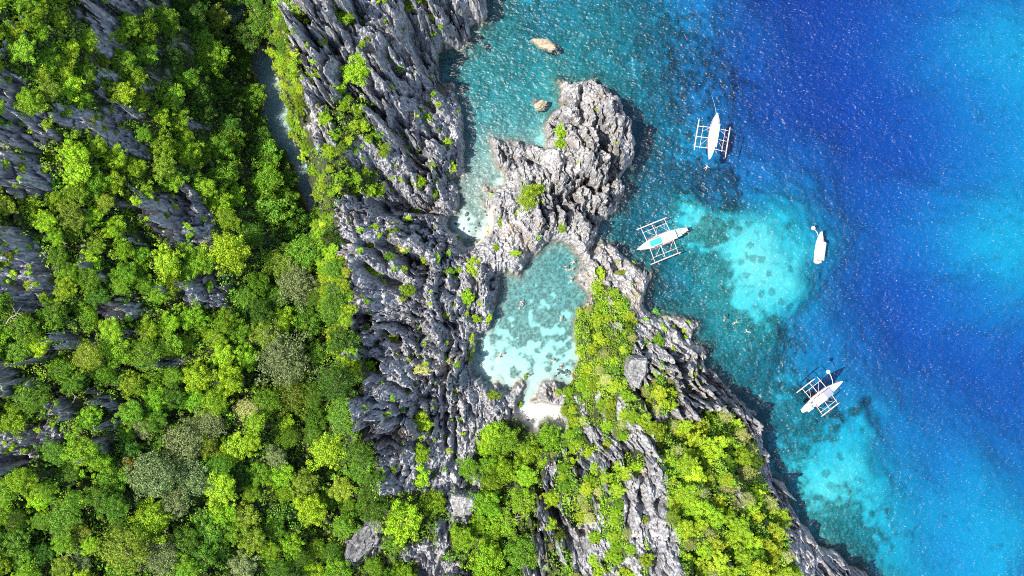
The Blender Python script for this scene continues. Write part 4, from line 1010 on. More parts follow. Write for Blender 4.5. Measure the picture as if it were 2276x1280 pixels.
# ------------------------------------------------------------------ shrubs growing on the rocks
SHRUBS = [
 (790,158,34,27,'lime','large lime shrub on the upper ridge, left of the bay with the rocks'),
 (742,186,20,16,'bright','green shrub just left of the large lime shrub on the upper ridge'),
 (700,165,14,10,'bright','small green shrub on the left part of the upper ridge'),
 (718,94,11,9,'bright','small green shrub near the top of the upper ridge, left side'),
 (655,18,16,13,'lime','lime shrub at the top edge on the left rim of the ridge'),
 (762,38,22,13,'bright','elongated green shrub near the top edge of the ridge'),
 (806,52,8,8,'olive','small olive shrub right of the elongated shrub near the top edge'),
 (905,10,17,15,'bright','green shrub at the top edge right of the ridge middle'),
 (804,98,8,8,'bright','small round shrub above the large lime shrub'),
 (888,150,11,9,'green','green shrub right of the large lime shrub'),
 (868,130,5,5,'bright','tiny shrub above the green shrub near the bay side of the ridge'),
 (950,262,11,13,'bright','vivid shrub on the ridge above the narrow strait'),
 (936,245,7,6,'bright','small shrub touching the vivid one above the strait'),
 (995,315,9,10,'lime','lime shrub on the ridge nose left of the narrow strait'),
 (1005,372,10,12,'lime','lime shrub at the lower corner of the ridge beside the strait'),
 (962,370,7,9,'bright','small shrub left of the lime one at the ridge corner'),
 (930,404,16,15,'bright','branchy green shrub at the lower right of the upper ridge'),
 (966,430,8,11,'green','green shrub above the small pocket beach'),
 (907,330,5,6,'bright','tiny shrub in the middle of the ridge gully'),
 (930,466,12,8,'green','green shrub in the dark gully between the two ridge parts'),
 (873,510,14,22,'lime','upright lime shrub on top of the middle rock block'),
 (833,505,11,9,'bright','green shrub left of the upright lime shrub'),
 (800,510,8,6,'bright','small shrub near the left end of the middle rock block'),
 (906,486,8,7,'lime','small lime shrub at the upper rim of the middle rock block'),
 (895,553,17,13,'pale','pale shrub at the mouth of the dark cleft in the middle rock'),
 (822,543,12,10,'lime','lime shrub in the hollow left of the dark cleft'),
 (800,556,7,6,'bright','small shrub left below the lime shrub in the hollow'),
 (826,602,27,18,'bright','wide green shrub below the dark cleft of the middle rock'),
 (866,570,13,11,'mid','dark shrub hanging inside the cleft of the middle rock'),
 (876,596,9,7,'bright','small shrub right of the wide shrub below the cleft'),
 (897,597,10,7,'bright','second small shrub right of the wide shrub below the cleft'),
 (906,645,19,15,'bright','green shrub at the mouth of the second cleft'),
 (943,578,10,8,'lime','lime shrub left of the cluster above the lagoon'),
 (972,574,7,13,'bright','upright narrow shrub left of the cluster above the lagoon'),
 (1050,592,23,24,'lime','round bright shrub above the upper left corner of the lagoon'),
 (1000,604,12,9,'green','green shrub left of the round bright shrub'),
 (1017,600,9,7,'bright','small shrub touching the round bright shrub on its left'),
 (1038,661,18,17,'bright','ragged green shrub left of the lagoon'),
 (992,700,10,8,'olive','olive shrub in the middle of the jagged rocks left of the lagoon'),
 (1058,709,13,9,'bright','green shrub on the left bank of the lagoon'),
 (1085,705,9,14,'lime','upright lime shrub at the very edge of the left lagoon bank'),
 (1037,698,5,7,'bright','tiny shrub left of the pair on the lagoon bank'),
 (1048,749,6,10,'yellow','small yellowish shrub on the left lagoon bank'),
 (1040,786,14,18,'olive','olive shrub overhanging the pale shallow left side of the lagoon'),
 (935,821,21,12,'pale','pale yellow shrub in the jagged rocks left of the shallow lagoon'),
 (945,809,8,6,'bright','small green shrub on top of the pale yellow one'),
 (991,762,6,6,'bright','tiny vivid shrub in the middle of the jagged rocks'),
 (1007,861,8,8,'bright','small shrub left of the lower lagoon shore'),
 (870,753,14,15,'olive','olive shrub in the dark hollow of the middle rock'),
 (812,728,11,9,'bright','green shrub in the cave hollow on the left flank'),
 (905,555,6,5,'bright','tiny shrub beside the pale shrub at the cleft'),
 (1095,880,22,15,'olive','wide olive shrub between the two lower rock fingers'),
 (1040,652,6,6,'pale','tiny pale shrub on top of the ragged shrub'),
 (1168,836,4,6,'bright','tiny shrub on the right side of the long rock finger'),
 (1156,898,5,6,'bright','tiny shrub at the foot of the long rock finger by the channel'),
 (860,920,9,6,'bright','small shrub on the folded rock bulge'),
 (935,945,27,30,'lime','big lime shrub in the middle of the columned rock field'),
 (936,1010,20,26,'lime','upper part shrub of the tall green strip below the big lime shrub'),
 (936,1060,19,24,'bright','lower shrub of the tall green strip above the big bright tree'),
 (1248,292,16,19,'bright','upper of two vivid shrubs on the headland arm'),
 (1246,322,14,15,'bright','lower of two vivid shrubs on the headland arm'),
 (1178,436,32,34,'lime','biggest lime shrub on the headland, left of centre'),
 (1203,418,13,12,'bright','green shrub at the upper right edge of the biggest headland shrub'),
 (1145,470,10,10,'bright','small shrub below left of the biggest headland shrub'),
 (1226,415,4,4,'bright','tiny shrub right of the biggest headland shrub'),
 (1112,492,6,13,'lime','narrow upright shrub beside the pocket beach'),
 (1249,507,9,11,'bright','vivid shrub above the dark upper corner of the lagoon'),
 (1104,550,11,8,'bright','green shrub between pocket beach and lagoon'),
 (1145,562,13,7,'lime','lime strip of shrub on the rock lip above the lagoon'),
 (1195,528,6,6,'green','small green shrub on the pale rock bench above the lagoon'),
 (1128,600,4,4,'bright','tiny shrub at the rock corner over the lagoon'),
 (1324,244,6,4,'olive','tiny olive shrub on the upper headland'),
 (1371,319,6,8,'lime','small lime shrub right of the cave pit in the headland'),
 (1286,357,4,4,'lime','tiny shrub in the middle of the headland'),
 (1302,318,4,4,'lime','tiny shrub left of the cave pit in the headland'),
 (1093,434,5,4,'lime','tiny shrub on the rock beside the strait'),
 (1333,610,11,18,'lime','upright lime shrub right of the lagoon entrance'),
 (1382,608,15,8,'yellow','yellow shrub on the grey rocks facing the outrigger boat'),
 (1407,584,5,4,'lime','tiny shrub at the rock edge nearest the outrigger boat'),
 (1373,583,5,4,'yellow','tiny yellow shrub on the rocks right of the lagoon entrance'),
 (1455,694,9,8,'bright','vivid shrub at the sea edge right of the lagoon'),
 (1437,710,6,4,'bright','small shrub left below the vivid one at the sea edge'),
 (1463,762,12,22,'green','upright green shrub on the seaward rocks'),
 (1540,832,9,10,'yellow','yellowish shrub on the seaward rocks'),
 (1585,875,10,9,'lime','lime shrub on the seaward rocks above the dense slope'),
 (1500,872,5,4,'bright','tiny shrub on the seaward rocks beside the green strip'),
 (1575,892,6,6,'bright','small green shrub just above the dense seaward slope'),
 (1645,910,6,5,'lime','tiny lime shrub at the upper right tip of the dense slope'),
 (1243,872,8,9,'bright','small shrub on the triangular rock beside the hidden beach'),
 (1260,888,6,6,'olive','small olive shrub right of the triangular rock beside the beach'),
 (812,1205,7,5,'bright','tiny shrub on the dark leaning boulder'),
 (1085,1085,9,8,'green','green shrub right of the broken rock pile'),
 (1010,1175,8,8,'green','green shrub below the square rock slab'),
 (1055,1140,9,12,'lime','lime shrub at the right edge of the square rock slab'),
 (1432,1155,12,9,'yellow','yellow shrub on the dark crags of the rock-streaked slope'),
]
for (x, y, rx, ry, co, lb) in SHRUBS:
    rp = (rx + ry) / 2
    X, Y, Z = ground_at(x, y, rp * .06)
    rad = rp * MPP * (1 - Z / CAM_H) * 1.08
    sh = 'spread' if rp > 22 else ('bush' if rp > 9 else 'tuft')
    if rp > 22: sh = 'round'
    e = add_tree(x, y, rad, sh, co, lb, None, 'rock_shrub', 'shrub', hgt=.12 * rad, trunk=(rp > 9))
    e.rotation_euler.z = 0.0
    e.scale = (rx / rp, ry / rp, 1.0)
    placed.append((x, y, rp))

# small tufts in the cracks, nothing tells them apart
TUFTZ = [([(640,0),(1000,0),(1030,400),(850,440),(700,330)], 60, 'tiny green tuft in a crack of the upper rocky ridge', 'tufts on the upper ridge'),
         ([(750,490),(1000,500),(1090,640),(1040,840),(1060,1080),(860,1080),(790,900),(790,640)], 70, 'tiny green tuft in a crack of the middle and lower ridge', 'tufts on the lower ridge'),
         ([(1400,600),(1540,720),(1650,900),(1560,900),(1420,780)], 22, 'tiny green tuft among the seaward rocks', 'tufts on the seaward rocks'),
         ([(-20,140),(300,180),(480,430),(480,680),(0,1050)], 95, 'tiny green tuft on the bare rock bands of the hillside', 'tufts on the hillside rocks')]
for poly, n, lb, gp in TUFTZ:
    P = np.array(poly); k = 0; t = 0
    while k < n and t < 4000:
        t += 1
        x = rng.uniform(P[:, 0].min(), P[:, 0].max()); y = rng.uniform(P[:, 1].min(), P[:, 1].max())
        if not inside(poly, np.array([x]), np.array([y]))[0] or vsample(np.array(x), np.array(y)) > .5: continue
        rp = rng.uniform(2.5, 6.5) if 'hillside' not in gp else rng.uniform(4, 9)
        if not free(x, y, rp, 1.0): continue
        X, Y, Z = ground_at(x, y, .3)
        if Z < 1.0: continue
        co = pick(dict(bright=3, lime=2, green=2, olive=1))
        lb2 = lb.replace('tiny green', 'tiny ' + CNAME[co])
        if 'hillside' in gp: lb2 = f"{'small' if rp > 6.5 else 'tiny'} {CNAME[co]} tuft {place_words(x, y, 'of the hillside')}"
        add_tree(x, y, rp * MPP * 1.1, 'tuft', co, lb2, gp, 'rock_tuft', 'shrub', hgt=.05, trunk=False)
        placed.append((x, y, rp)); k += 1

# ------------------------------------------------------------------ undergrowth between the crowns
def undergrowth():
    r = np.random.default_rng(99)
    n = 40000
    x = r.uniform(-90, 1850, n); y = r.uniform(-70, 1350, n)
    x = np.concatenate([x, r.uniform(1230, 1800, 16000)]); y = np.concatenate([y, r.uniform(600, 1340, 16000)])
    keep = (vsample(x, y) > .5) & ~((x > 1200) & (x < 1470) & (y > 870) & (r.random(len(x)) < .5))
    x, y = x[keep], y[keep]
    X = np.empty(len(x)); Y = np.empty(len(x)); Z = np.full(len(x), 8.0)
    for _ in range(14):
        k = MPP * (1 - (Z + .5) / CAM_H)
        X = (x - CX) * k; Y = (CY - y) * k
        Z = .5 * Z + .5 * ground(X, Y)
    ok = Z > .5
    x, y, X, Y, Z = x[ok], y[ok], X[ok], Y[ok], ground(X, Y)[ok]
    Z = Z + np.where(x < 1150, r.uniform(0, 2.2, len(X)) * (r.random(len(X)) < .6), 0)
    per = 12
    s = r.uniform(.35, 1.15, len(X))
    dv = r.normal(0, 1, (len(X), per, 3)); dv[..., 2] = np.abs(dv[..., 2]) + .15
    dv /= np.linalg.norm(dv, axis=2)[..., None]
    C = np.stack([X, Y, Z], -1)[:, None, :] + dv * s[:, None, None] * np.array([1, 1, .9])
    V = leaves(C.reshape(-1, 3), dv.reshape(-1, 3), .42, r, .9, .7)
    right = (x > 1200)
    t0 = np.clip(r.normal(.5, .2, len(X)) + right * .16 + (fbm(X * .22, Y * .22, 905, 3) - .5) * 1.5, 0, 1)
    T = np.stack([np.repeat(t0, per), np.repeat(np.clip(r.normal(.5, .2, len(X)) + (fbm(X * .18, Y * .18, 906, 3) - .5) * 1.6, 0, 1), per)], -1)
    return leaf_mesh('undergrowth', V, T)
o = obj('undergrowth', undergrowth())
o.color = (.155, .290, .016, 1)
tag(o, 'dense low green undergrowth filling the ground between the trees', 'undergrowth', kind='stuff')

# ------------------------------------------------------------------ boulders and slabs
def boulder_mesh(name, seed, sx, sy, sz, cuts=11, sub=4, rough=.26, mat=None, layers=0):
    r = np.random.default_rng(seed)
    bm = bmesh.new(); bmesh.ops.create_icosphere(bm, subdivisions=sub, radius=1.0)
    P = np.array([v.co[:] for v in bm.verts])
    for _ in range(cuts):                                   # broken faces
        n = r.normal(0, 1, 3); n[2] = abs(n[2]) * .8; n /= np.linalg.norm(n)
        h = r.uniform(.38, .72)
        dd = P @ n; m = dd > h
        P[m] -= np.outer(dd[m] - h, n) * .92
    k = fbm(P[:, 0] * 2.3 + 9, P[:, 1] * 2.3 + P[:, 2] * 1.7, seed, 4) - .5
    k2 = ridged(P[:, 0] * 3.1 + 4, P[:, 1] * 5 + P[:, 2] * 2.5, seed + 5, 3) - .6
    P *= (1 + rough * 1.6 * k + rough * k2)[:, None]
    if layers:
        P[:, 2] += .05 * np.sign(np.sin(P[:, 1] * layers + 2 * k)) * (P[:, 2] > .1)
    for v, p in zip(bm.verts, P): v.co = (p[0] * sx, p[1] * sy, p[2] * sz)
    me = bm_mesh(name, bm)
    if mat: me.materials.append(mat)
    return me
def boulder(px, py, lx, ly, h, rot, seed, mat, label, group=None, name='boulder', z=None, tilt=(0, 0), layers=0, sink=.35, sub=4, cuts=11):
    X, Y, Z = ground_at(px, py, h * .5) if z is None else at(px, py, z)
    me = boulder_mesh(name, seed, lx / 2, ly / 2, h, mat=mat, layers=layers, sub=sub, cuts=cuts)
    o = obj(name, me); o.location = (X, Y, Z - h * sink + h * .1); o.rotation_euler = (tilt[0], tilt[1], math.radians(rot))
    tag(o, label, 'rock', group)
    return o
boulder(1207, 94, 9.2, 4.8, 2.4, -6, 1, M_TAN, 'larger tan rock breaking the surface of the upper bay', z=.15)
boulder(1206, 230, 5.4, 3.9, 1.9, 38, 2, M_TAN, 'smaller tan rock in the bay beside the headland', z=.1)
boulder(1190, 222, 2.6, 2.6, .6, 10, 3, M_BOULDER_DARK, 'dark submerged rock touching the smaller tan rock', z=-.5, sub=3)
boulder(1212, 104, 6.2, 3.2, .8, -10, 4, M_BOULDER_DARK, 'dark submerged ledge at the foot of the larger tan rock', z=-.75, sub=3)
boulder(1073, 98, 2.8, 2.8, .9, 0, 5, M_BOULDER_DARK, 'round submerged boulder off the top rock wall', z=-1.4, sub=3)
def slab(outline, h, z_tilt, seed, strike, mat, label, zlift=0.0):
    """angular block: photo outline at its own height, layered and cracked top, sides down into the ground"""
    P = np.array(outline, float); c = P.mean(0)
    X, Y, Z = ground_at(c[0], c[1], h); zt = Z + h + zlift
    W = np.array([at(x, y, zt)[:2] for x, y in outline]) - np.array([X, Y])
    st = .2; gx_ = np.arange(W[:, 0].min() - st, W[:, 0].max() + st, st); gy_ = np.arange(W[:, 1].min() - st, W[:, 1].max() + st, st)
    A, B = np.meshgrid(gx_, gy_)
    ins = inside(W, A + (fbm(A * .9, B * .9, seed, 3) - .5) * .9, B + (fbm(A * .9, B * .9, seed + 1, 3) - .5) * .9)
    dd = poly_dist(W, A, B)
    u = A * math.cos(strike) + B * math.sin(strike); v = -A * math.sin(strike) + B * math.cos(strike)
    f1, f2, dx, dy, bi, bj = worley((u + 1.5 * (fbm(A * .6, B * .6, seed + 8, 2) - .5)) / 2.6, (v + 1.5 * (fbm(A * .6, B * .6, seed + 9, 2) - .5)) / 1.1, seed + 2)
    top = h * (.55 + .45 * np.clip(dd / .7, 0, 1)) + z_tilt[0] * A + z_tilt[1] * B + .45 * (_h(bi, bj, seed + 3) - .5) - .22 * np.exp(-((f2 - f1) / .10) ** 2) + .9 * (ridged(u * .35, v * .8, seed + 4, 4) - .5) + .8 * (fbm(A * .5, B * .5, seed + 6, 3) - .5)
    zz = np.where(ins, top, -h * 1.2)
    n_, m_ = A.shape; ix = np.arange(n_ * m_).reshape(n_, m_)
    q = np.stack([ix[:-1, :-1], ix[:-1, 1:], ix[1:, 1:], ix[1:, :-1]], -1).reshape(-1, 4)
    keep = ins.ravel()[q].any(1); q = q[keep]; us, inv = np.unique(q, return_inverse=True)
    V = np.stack([A, B, zz], -1).reshape(-1, 3)[us]
    o = obj('rock_block', np_mesh('rock_block', V, inv.reshape(-1, 4)), mat); o.location = (X, Y, Z + zlift)
    tag(o, label, 'rock'); return o
slab([(1395,822),(1402,800),(1415,793),(1442,797),(1442,830),(1430,850),(1423,868),(1400,850)], 2.6, (-.10, .05), 21, .1, M_BOULDER_GREY, 'big pale slab with cracked layers on the slope right of the lagoon')
slab([(993,1100),(1005,1095),(1030,1098),(1055,1108),(1060,1125),(1050,1145),(1030,1150),(1003,1153),(998,1130)], 3.0, (.0, .05), 22, .4, M_BOULDER_GREY, 'square pale rock slab with cracked top at the ridge tail')
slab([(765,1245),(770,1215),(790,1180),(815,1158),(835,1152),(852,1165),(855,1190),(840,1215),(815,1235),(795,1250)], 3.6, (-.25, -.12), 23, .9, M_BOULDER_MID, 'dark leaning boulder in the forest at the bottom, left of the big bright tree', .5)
boulder(1012, 1068, 3.2, 4.4, 1.8, 25, 8, M_BOULDER_WARM, 'pale tilted block just above the square slab', tilt=(.2, .3))
boulder(1056, 1066, 3.0, 5.2, 2.0, -15, 9, M_BOULDER, 'grey block right of the pale tilted block', tilt=(.1, -.2))
boulder(930, 1224, 9.0, 5.0, 2.6, 15, 10, M_BOULDER, 'broad grey boulder below the big bright tree at the bottom', layers=7)
boulder(985, 1195, 3.0, 7.5, 2.4, -4, 11, M_BOULDER, 'upright grey boulder below the square slab')
boulder(1175, 934, 1.9, 1.5, .8, 20, 13, M_BOULDER_DARK, 'small dark rock on the sand at the left end of the beach', sub=3)
boulder(1447, 684, 2.6, 1.8, 1.0, 20, 14, M_BOULDER, 'pale rounded rock above the vivid shrub at the sea edge', sub=3)
boulder(1435, 618, 2.2, 5.4, 3.2, -20, 15, M_BOULDER_WARM, 'upright pale pinnacle at the sea corner facing the blue-roofed boat', sub=4)
boulder(1552, 780, 4.0, 3.6, 2.2, 0, 16, M_BOULDER_WARM, 'knobbly tan rock overhanging the sea on the right shore', sub=4)
k = 0
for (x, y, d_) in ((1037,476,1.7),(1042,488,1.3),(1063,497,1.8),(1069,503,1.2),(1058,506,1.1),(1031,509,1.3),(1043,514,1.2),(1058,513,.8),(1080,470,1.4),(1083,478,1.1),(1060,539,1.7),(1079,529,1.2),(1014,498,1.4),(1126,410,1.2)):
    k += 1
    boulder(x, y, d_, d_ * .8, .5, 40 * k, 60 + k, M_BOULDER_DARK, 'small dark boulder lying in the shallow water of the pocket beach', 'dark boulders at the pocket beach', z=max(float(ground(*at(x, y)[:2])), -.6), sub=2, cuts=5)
k = 0
for (x, y, d_) in ((1234,836,1.0),(1241,831,.9),(1246,826,1.2),(1252,829,1.1),(1258,826,1.4),(1266,828,1.6),(1240,822,.8),(1258,834,.8),(1247,842,.6)):
    k += 1
    boulder(x, y, d_, d_ * .75, .5, 50 * k, 90 + k, M_BOULDER_DARK, 'small dark stone in the row at the lower right of the lagoon', 'dark stones at the lower right of the lagoon', z=max(float(ground(*at(x, y)[:2])), -.5), sub=2, cuts=5)

# ------------------------------------------------------------------ bleached dead branches
def dead_branch(px, py, size, seed, rot, label):
    r = random.Random(seed); bm = bmesh.new()
    main = [(0, 0, 0), (size * .3, size * .06, size * .06), (size * .62, -size * .03, size * .12), (size, size * .08, size * .1)]
    tube(bm, main, [.10, .08, .055, .02], 6)
    for i in range(5):
        t = r.uniform(.25, .85); b = Vector((size * t, 0, size * .09)); a = r.choice((-1, 1)) * r.uniform(.5, 1.1); l = size * r.uniform(.25, .45)
        p1 = b + Vector((math.cos(a) * l * .5, math.sin(a) * l * .5, l * .15)); p2 = b + Vector((math.cos(a * 1.2) * l, math.sin(a * 1.2) * l, l * .2))
        tube(bm, [b, p1, p2], [.05, .035, .015], 5)
    o = obj('dead_branch', bm_mesh('dead_branch', bm), M_DEAD)
    X, Y, Z = ground_at(px, py, 3.2)
    o.location = (X, Y, Z + 3.4); o.rotation_euler = (0, -.05, rot)
    tag(o, label, 'branch')
dead_branch(118, 1252, 6.5, 1, .5, 'bleached bare branch lying over the trees near the bottom left corner')
dead_branch(1118, 1180, 7.0, 2, 1.35, 'long bare branch standing in the dark gap of the green gully')
dead_branch(1132, 1165, 5.0, 3, .9, 'thinner bare branch right of the long one in the green gully')
dead_branch(150, 850, 5.0, 4, -.9, 'twisted bare branch above the lower rock band at the left edge')
dead_branch(15, 720, 5.5, 5, .7, 'bare branch at the left edge below the shaded grey rock')
dead_branch(290, 735, 4.0, 6, -.3, 'pale twig below the small dark rocks of the hillside')

# ------------------------------------------------------------------ boats
M_WHITE = simple('white_boat_paint', (.44, .43, .43), .4, .05, 1.5)
M_BAMBOO = simple('whitewashed_bamboo', (.36, .30, .28), .6, .12, 2.0)
M_RUST = simple('weathered_wood', (.22, .10, .07), .7, .25, 2.0)
M_BLUE = simple('blue_tarpaulin', (.01, .26, .42), .5, .12, 2.0)
M_MINT = simple('mint_deck_paint', (.18, .32, .28), .5, .12, 3.0)
M_GREYROOF = simple('grey_canvas', (.15, .15, .18), .7, .12, 2.0)
M_PALEROOF = simple('pale_canvas', (.26, .30, .32), .6, .08, 2.0)
M_DARKB = simple('dark_boat_fitting', (.04, .04, .05), .5, .2, 3.0)
M_ROPE = simple('pale_rope', (.55, .62, .62), .8, .1, 4.0)
M_RED = simple('red_paint', (.55, .10, .09), .5, .1, 3.0)

def box(bm, c, s, rz=0.0, bev=0.0):
    r = bmesh.ops.create_cube(bm, size=1.0)
    M = Matrix.Translation(c) @ Matrix.Rotation(rz, 4, 'Z') @ Matrix.Diagonal((*s, 1))
    for v in r['verts']: v.co = M @ v.co
    if bev:
        bmesh.ops.bevel(bm, geom=list({e for v in r['verts'] for e in v.link_edges}), offset=bev, segments=2, affect='EDGES')
def part(name, parent, mat, fn, smooth=False):
    bm = bmesh.new(); fn(bm)
    return obj(name, bm_mesh(name, bm, smooth), mat, parent)
def hull_fn(L, B, fb=.9, stern=.25, bow_rise=.9, n=22):
    def fn(bm):
        rings = []
        for i in range(n + 1):
            t = i / n; u = (t - .5) * L
            w = B / 2 * min(1, (stern + (1 - stern) * min(1, t / .35) ** .8)) * (1 - max(0, (t - .5) / .5) ** 2.1)
            w = max(w, .03)
            sh = fb + bow_rise * max(0, (t - .6) / .4) ** 2 + .35 * max(0, (.15 - t) / .15)
            row = []
            for (a, b) in ((1, sh), (.96, sh * .45), (.72, -.12), (.25, -.38), (-.25, -.38), (-.72, -.12), (-.96, sh * .45), (-1, sh)):
                row.append(bm.verts.new((u, a * w, b)))
            rings.append(row)
        for i in range(n):
            for k in range(7):
                bm.faces.new((rings[i][k], rings[i + 1][k], rings[i + 1][k + 1], rings[i][k + 1]))
            bm.faces.new((rings[i][7], rings[i + 1][7], rings[i + 1][0], rings[i][0]))
        bm.faces.new(rings[0]); bm.faces.new(rings[-1][::-1])
        bmesh.ops.recalc_face_normals(bm, faces=bm.faces)
    return fn
def gunwale_fn(L, B, side, fb=.9, stern=.25, bow_rise=.9, n=18):
    def fn(bm):
        pts = []
        for i in range(n + 1):
            t = i / n; u = (t - .5) * L
            w = max(.04, B / 2 * min(1, (stern + (1 - stern) * min(1, t / .35) ** .8)) * (1 - max(0, (t - .5) / .5) ** 2.1))
            pts.append((u, side * w, fb + .05 + bow_rise * max(0, (t - .6) / .4) ** 2 + .35 * max(0, (.15 - t) / .15)))
        tube(bm, pts, [.07] * (n + 1), 5)
    return fn
def roof_fn(u0, u1, w, z, camber=.18):
    def fn(bm):
        nu, nv = 4, 6
        for (dz, flip) in ((0, 0), (-.08, 1)):
            g = [[bm.verts.new((u0 + (u1 - u0) * i / nu, w * (j / nv - .5), z + dz + camber * (1 - (2 * j / nv - 1) ** 2))) for j in range(nv + 1)] for i in range(nu + 1)]
            for i in range(nu):
                for j in range(nv):
                    f = (g[i][j], g[i + 1][j], g[i + 1][j + 1], g[i][j + 1])
                    bm.faces.new(f[::-1] if not flip else f)
            if not flip: top = g
            else: bot = g
        rim = lambda g: [g[i][0] for i in range(nu + 1)] + [g[nu][j] for j in range(1, nv + 1)] + [g[i][nv] for i in range(nu - 1, -1, -1)] + [g[0][j] for j in range(nv - 1, 0, -1)]
        a, b = rim(top), rim(bot)
        for i in range(len(a)):
            bm.faces.new((a[i], a[(i + 1) % len(a)], b[(i + 1) % len(a)], b[i]))
        bmesh.ops.recalc_face_normals(bm, faces=bm.faces)
    return fn

def outrigger_boat(stern, bow, B, floats, beams, rail, roofs, braces, label, extras=None, stern_w=.3):
    S = Vector(at(*stern)); F = Vector(at(*bow)); ax = F - S; L = ax.length
    e = empty('outrigger_boat', (S + F) / 2, math.atan2(ax.y, ax.x)); e.location.z = 0
    tag(e, label, 'boat', None)
    part('hull', e, M_WHITE, hull_fn(L * .96, B, stern=stern_w), True)
    for sd in (1, -1): part('gunwale', e, M_BAMBOO, gunwale_fn(L * .96, B, sd, stern=stern_w))
    part('foredeck', e, M_WHITE, lambda bm: [tube(bm, [(L * .2, 0, .98), (L * .34, 0, 1.15), (L * .46, 0, 1.62)], [B * .30, B * .17, .05], 8)] and None)
    bu = [b * L for b in beams]
    zf = .16
    for sd in (1, -1):
        off, f0, f1 = floats[sd]
        fo = sd * off
        part('outrigger_float', e, M_BAMBOO, lambda bm: tube(bm, [(f0 * L - .5, fo, zf + .02), (f0 * L, fo, zf), ((f0 + f1) / 2 * L, fo, zf - .04), (f1 * L, fo, zf), (f1 * L + .6, fo, zf + .22)], [.10, .17, .18, .17, .08], 8), True)
        rv = sd * off * rail
        part('outrigger_rail', e, M_BAMBOO, lambda bm: tube(bm, [(bu[0] - .3, rv, .62), (bu[-1] + .4, rv, .62)], [.075, .075], 6))
        part('side_beam', e, M_RUST, lambda bm: tube(bm, [(bu[0] - .2, sd * B * .56, .99), (bu[-1] + .2, sd * B * .56, .99)], [.07, .07], 6))
        for (ua, ub) in braces:
            part('brace', e, M_BAMBOO, lambda bm: tube(bm, [(ua * L, sd * B * .54, 1.02), (ub * L, rv, .66)], [.045, .045], 5))
    for u in bu:
        o1, o2 = floats[1][0], floats[-1][0]
        part('crossbeam', e, M_BAMBOO, lambda bm: tube(bm, [(u, -o2, zf + .12), (u, -o2 * .72, .68), (u, -B * .5, 1.06), (u, 0, 1.12), (u, B * .5, 1.06), (u, o1 * .72, .68), (u, o1, zf + .12)], [.10] * 7, 7), True)
    for (nm, u0, u1, w, z, m) in roofs:
        rf = part(nm, e, m, roof_fn(u0 * L, u1 * L, w, z))
        if nm == 'canopy':
            for q in range(7):
                ub = (u0 + (u1 - u0) * (q + .5) / 7) * L
                part('canopy_batten', rf, M_BAMBOO, lambda bm: tube(bm, [(ub, w * (j / 6 - .5) * 1.02, z + .02 + .18 * (1 - (2 * j / 6 - 1) ** 2)) for j in range(7)], [.05] * 7, 5))
            for uu in (u0, (u0 + u1) / 2, u1):
                for sd in (1, -1):
                    part('canopy_post', e, M_BAMBOO, lambda bm: tube(bm, [(uu * L * .97, sd * w * .44, .8), (uu * L * .97, sd * w * .44, z)], [.045, .045], 5))
    if extras: extras(e, L, B)
    return e

def ex_one(e, L, B):
    part('stern_plank', e, M_WHITE, lambda bm: box(bm, (-L * .47, 0, 1.25), (1.5, .62, .1), 0, .03))
    for sd in (1, -1):
        part('stern_rail', e, M_BAMBOO, lambda bm: tube(bm, [(-L * .42, sd * B * .30, 1.25), (-L * .30, sd * B * .5, 1.2), (-L * .2, sd * B * .55, 1.15)], [.05] * 3, 5))
    for (u, v, c) in ((.24, .2, M_DARKB), (.25, -.35, M_DARKB), (.27, -.6, M_MINT)):
        part('deck_box', e, c, lambda bm: box(bm, (u * L, v, 1.32), (.35, .3, .3), .3, .04))
b1 = outrigger_boat((1591,256), (1574.5,357), 2.5, {1: (4.6, -.26, .33), -1: (4.6, -.33, .28)}, (-.20, .03, .25), .70,
    [('canopy', -.27, .22, 2.2, 2.45, M_WHITE), ('canopy_ridge', -.2, .12, .7, 2.68, M_WHITE)], ((-.19, -.1), (.04, .2)), 'white outrigger boat with all-white canopy lying bow-down, nearest the top of the sea', ex_one)

def ex_two(e, L, B):
    part('stern_deck', e, M_MINT, lambda bm: box(bm, (-L * .30, 0, 1.55), (L * .11, B * .78, .12), 0, .04))
    part('stern_platform', e, M_WHITE, lambda bm: box(bm, (-L * .425, 0, 1.35), (L * .12, .95, .12), 0, .03))
    for sd in (1, -1):
        part('stern_rail', e, M_RUST, lambda bm: tube(bm, [(-L * .36, sd * .52, 1.5), (-L * .50, sd * .52, 1.5)], [.06, .06], 5))
        part('canopy_rail', e, M_DARKB, lambda bm: tube(bm, [(L * .0, sd * B * .42, 2.35), (L * .20, sd * B * .40, 2.3)], [.05, .05], 5))
    part('bow_post', e, M_DARKB, lambda bm: tube(bm, [(L * .455, 0, 1.3), (L * .50, 0, 1.9)], [.12, .09], 8))
    part('engine_box', e, M_GREYROOF, lambda bm: box(bm, (-L * .27, .35, 1.75), (.7, .5, .35), .2, .05))
    for (u, v) in ((.235, .5), (.225, -.55), (.3, .1), (.36, -.12)):
        part('deck_box', e, M_DARKB, lambda bm: box(bm, (u * L, v, 1.35 + .6 * max(0, u - .25)), (.3, .25, .25), .4, .03))
b2 = outrigger_boat((1527,509), (1410.5,556.5), 3.0, {1: (5.5, -.22, .30), -1: (5.3, -.22, .30)}, (-.19, .05, .25), .72,
    [('canopy', -.25, .02, 2.6, 2.5, M_WHITE), ('foredeck_roof', .02, .22, 2.1, 2.2, M_PALEROOF), ('blue_panel', .02, .235, 1.6, 2.36, M_BLUE)], ((.06, .2), (-.17, -.06), (.07, -.02)),
    'white outrigger boat with bright blue roof panel, moored close to the rocks', ex_two)

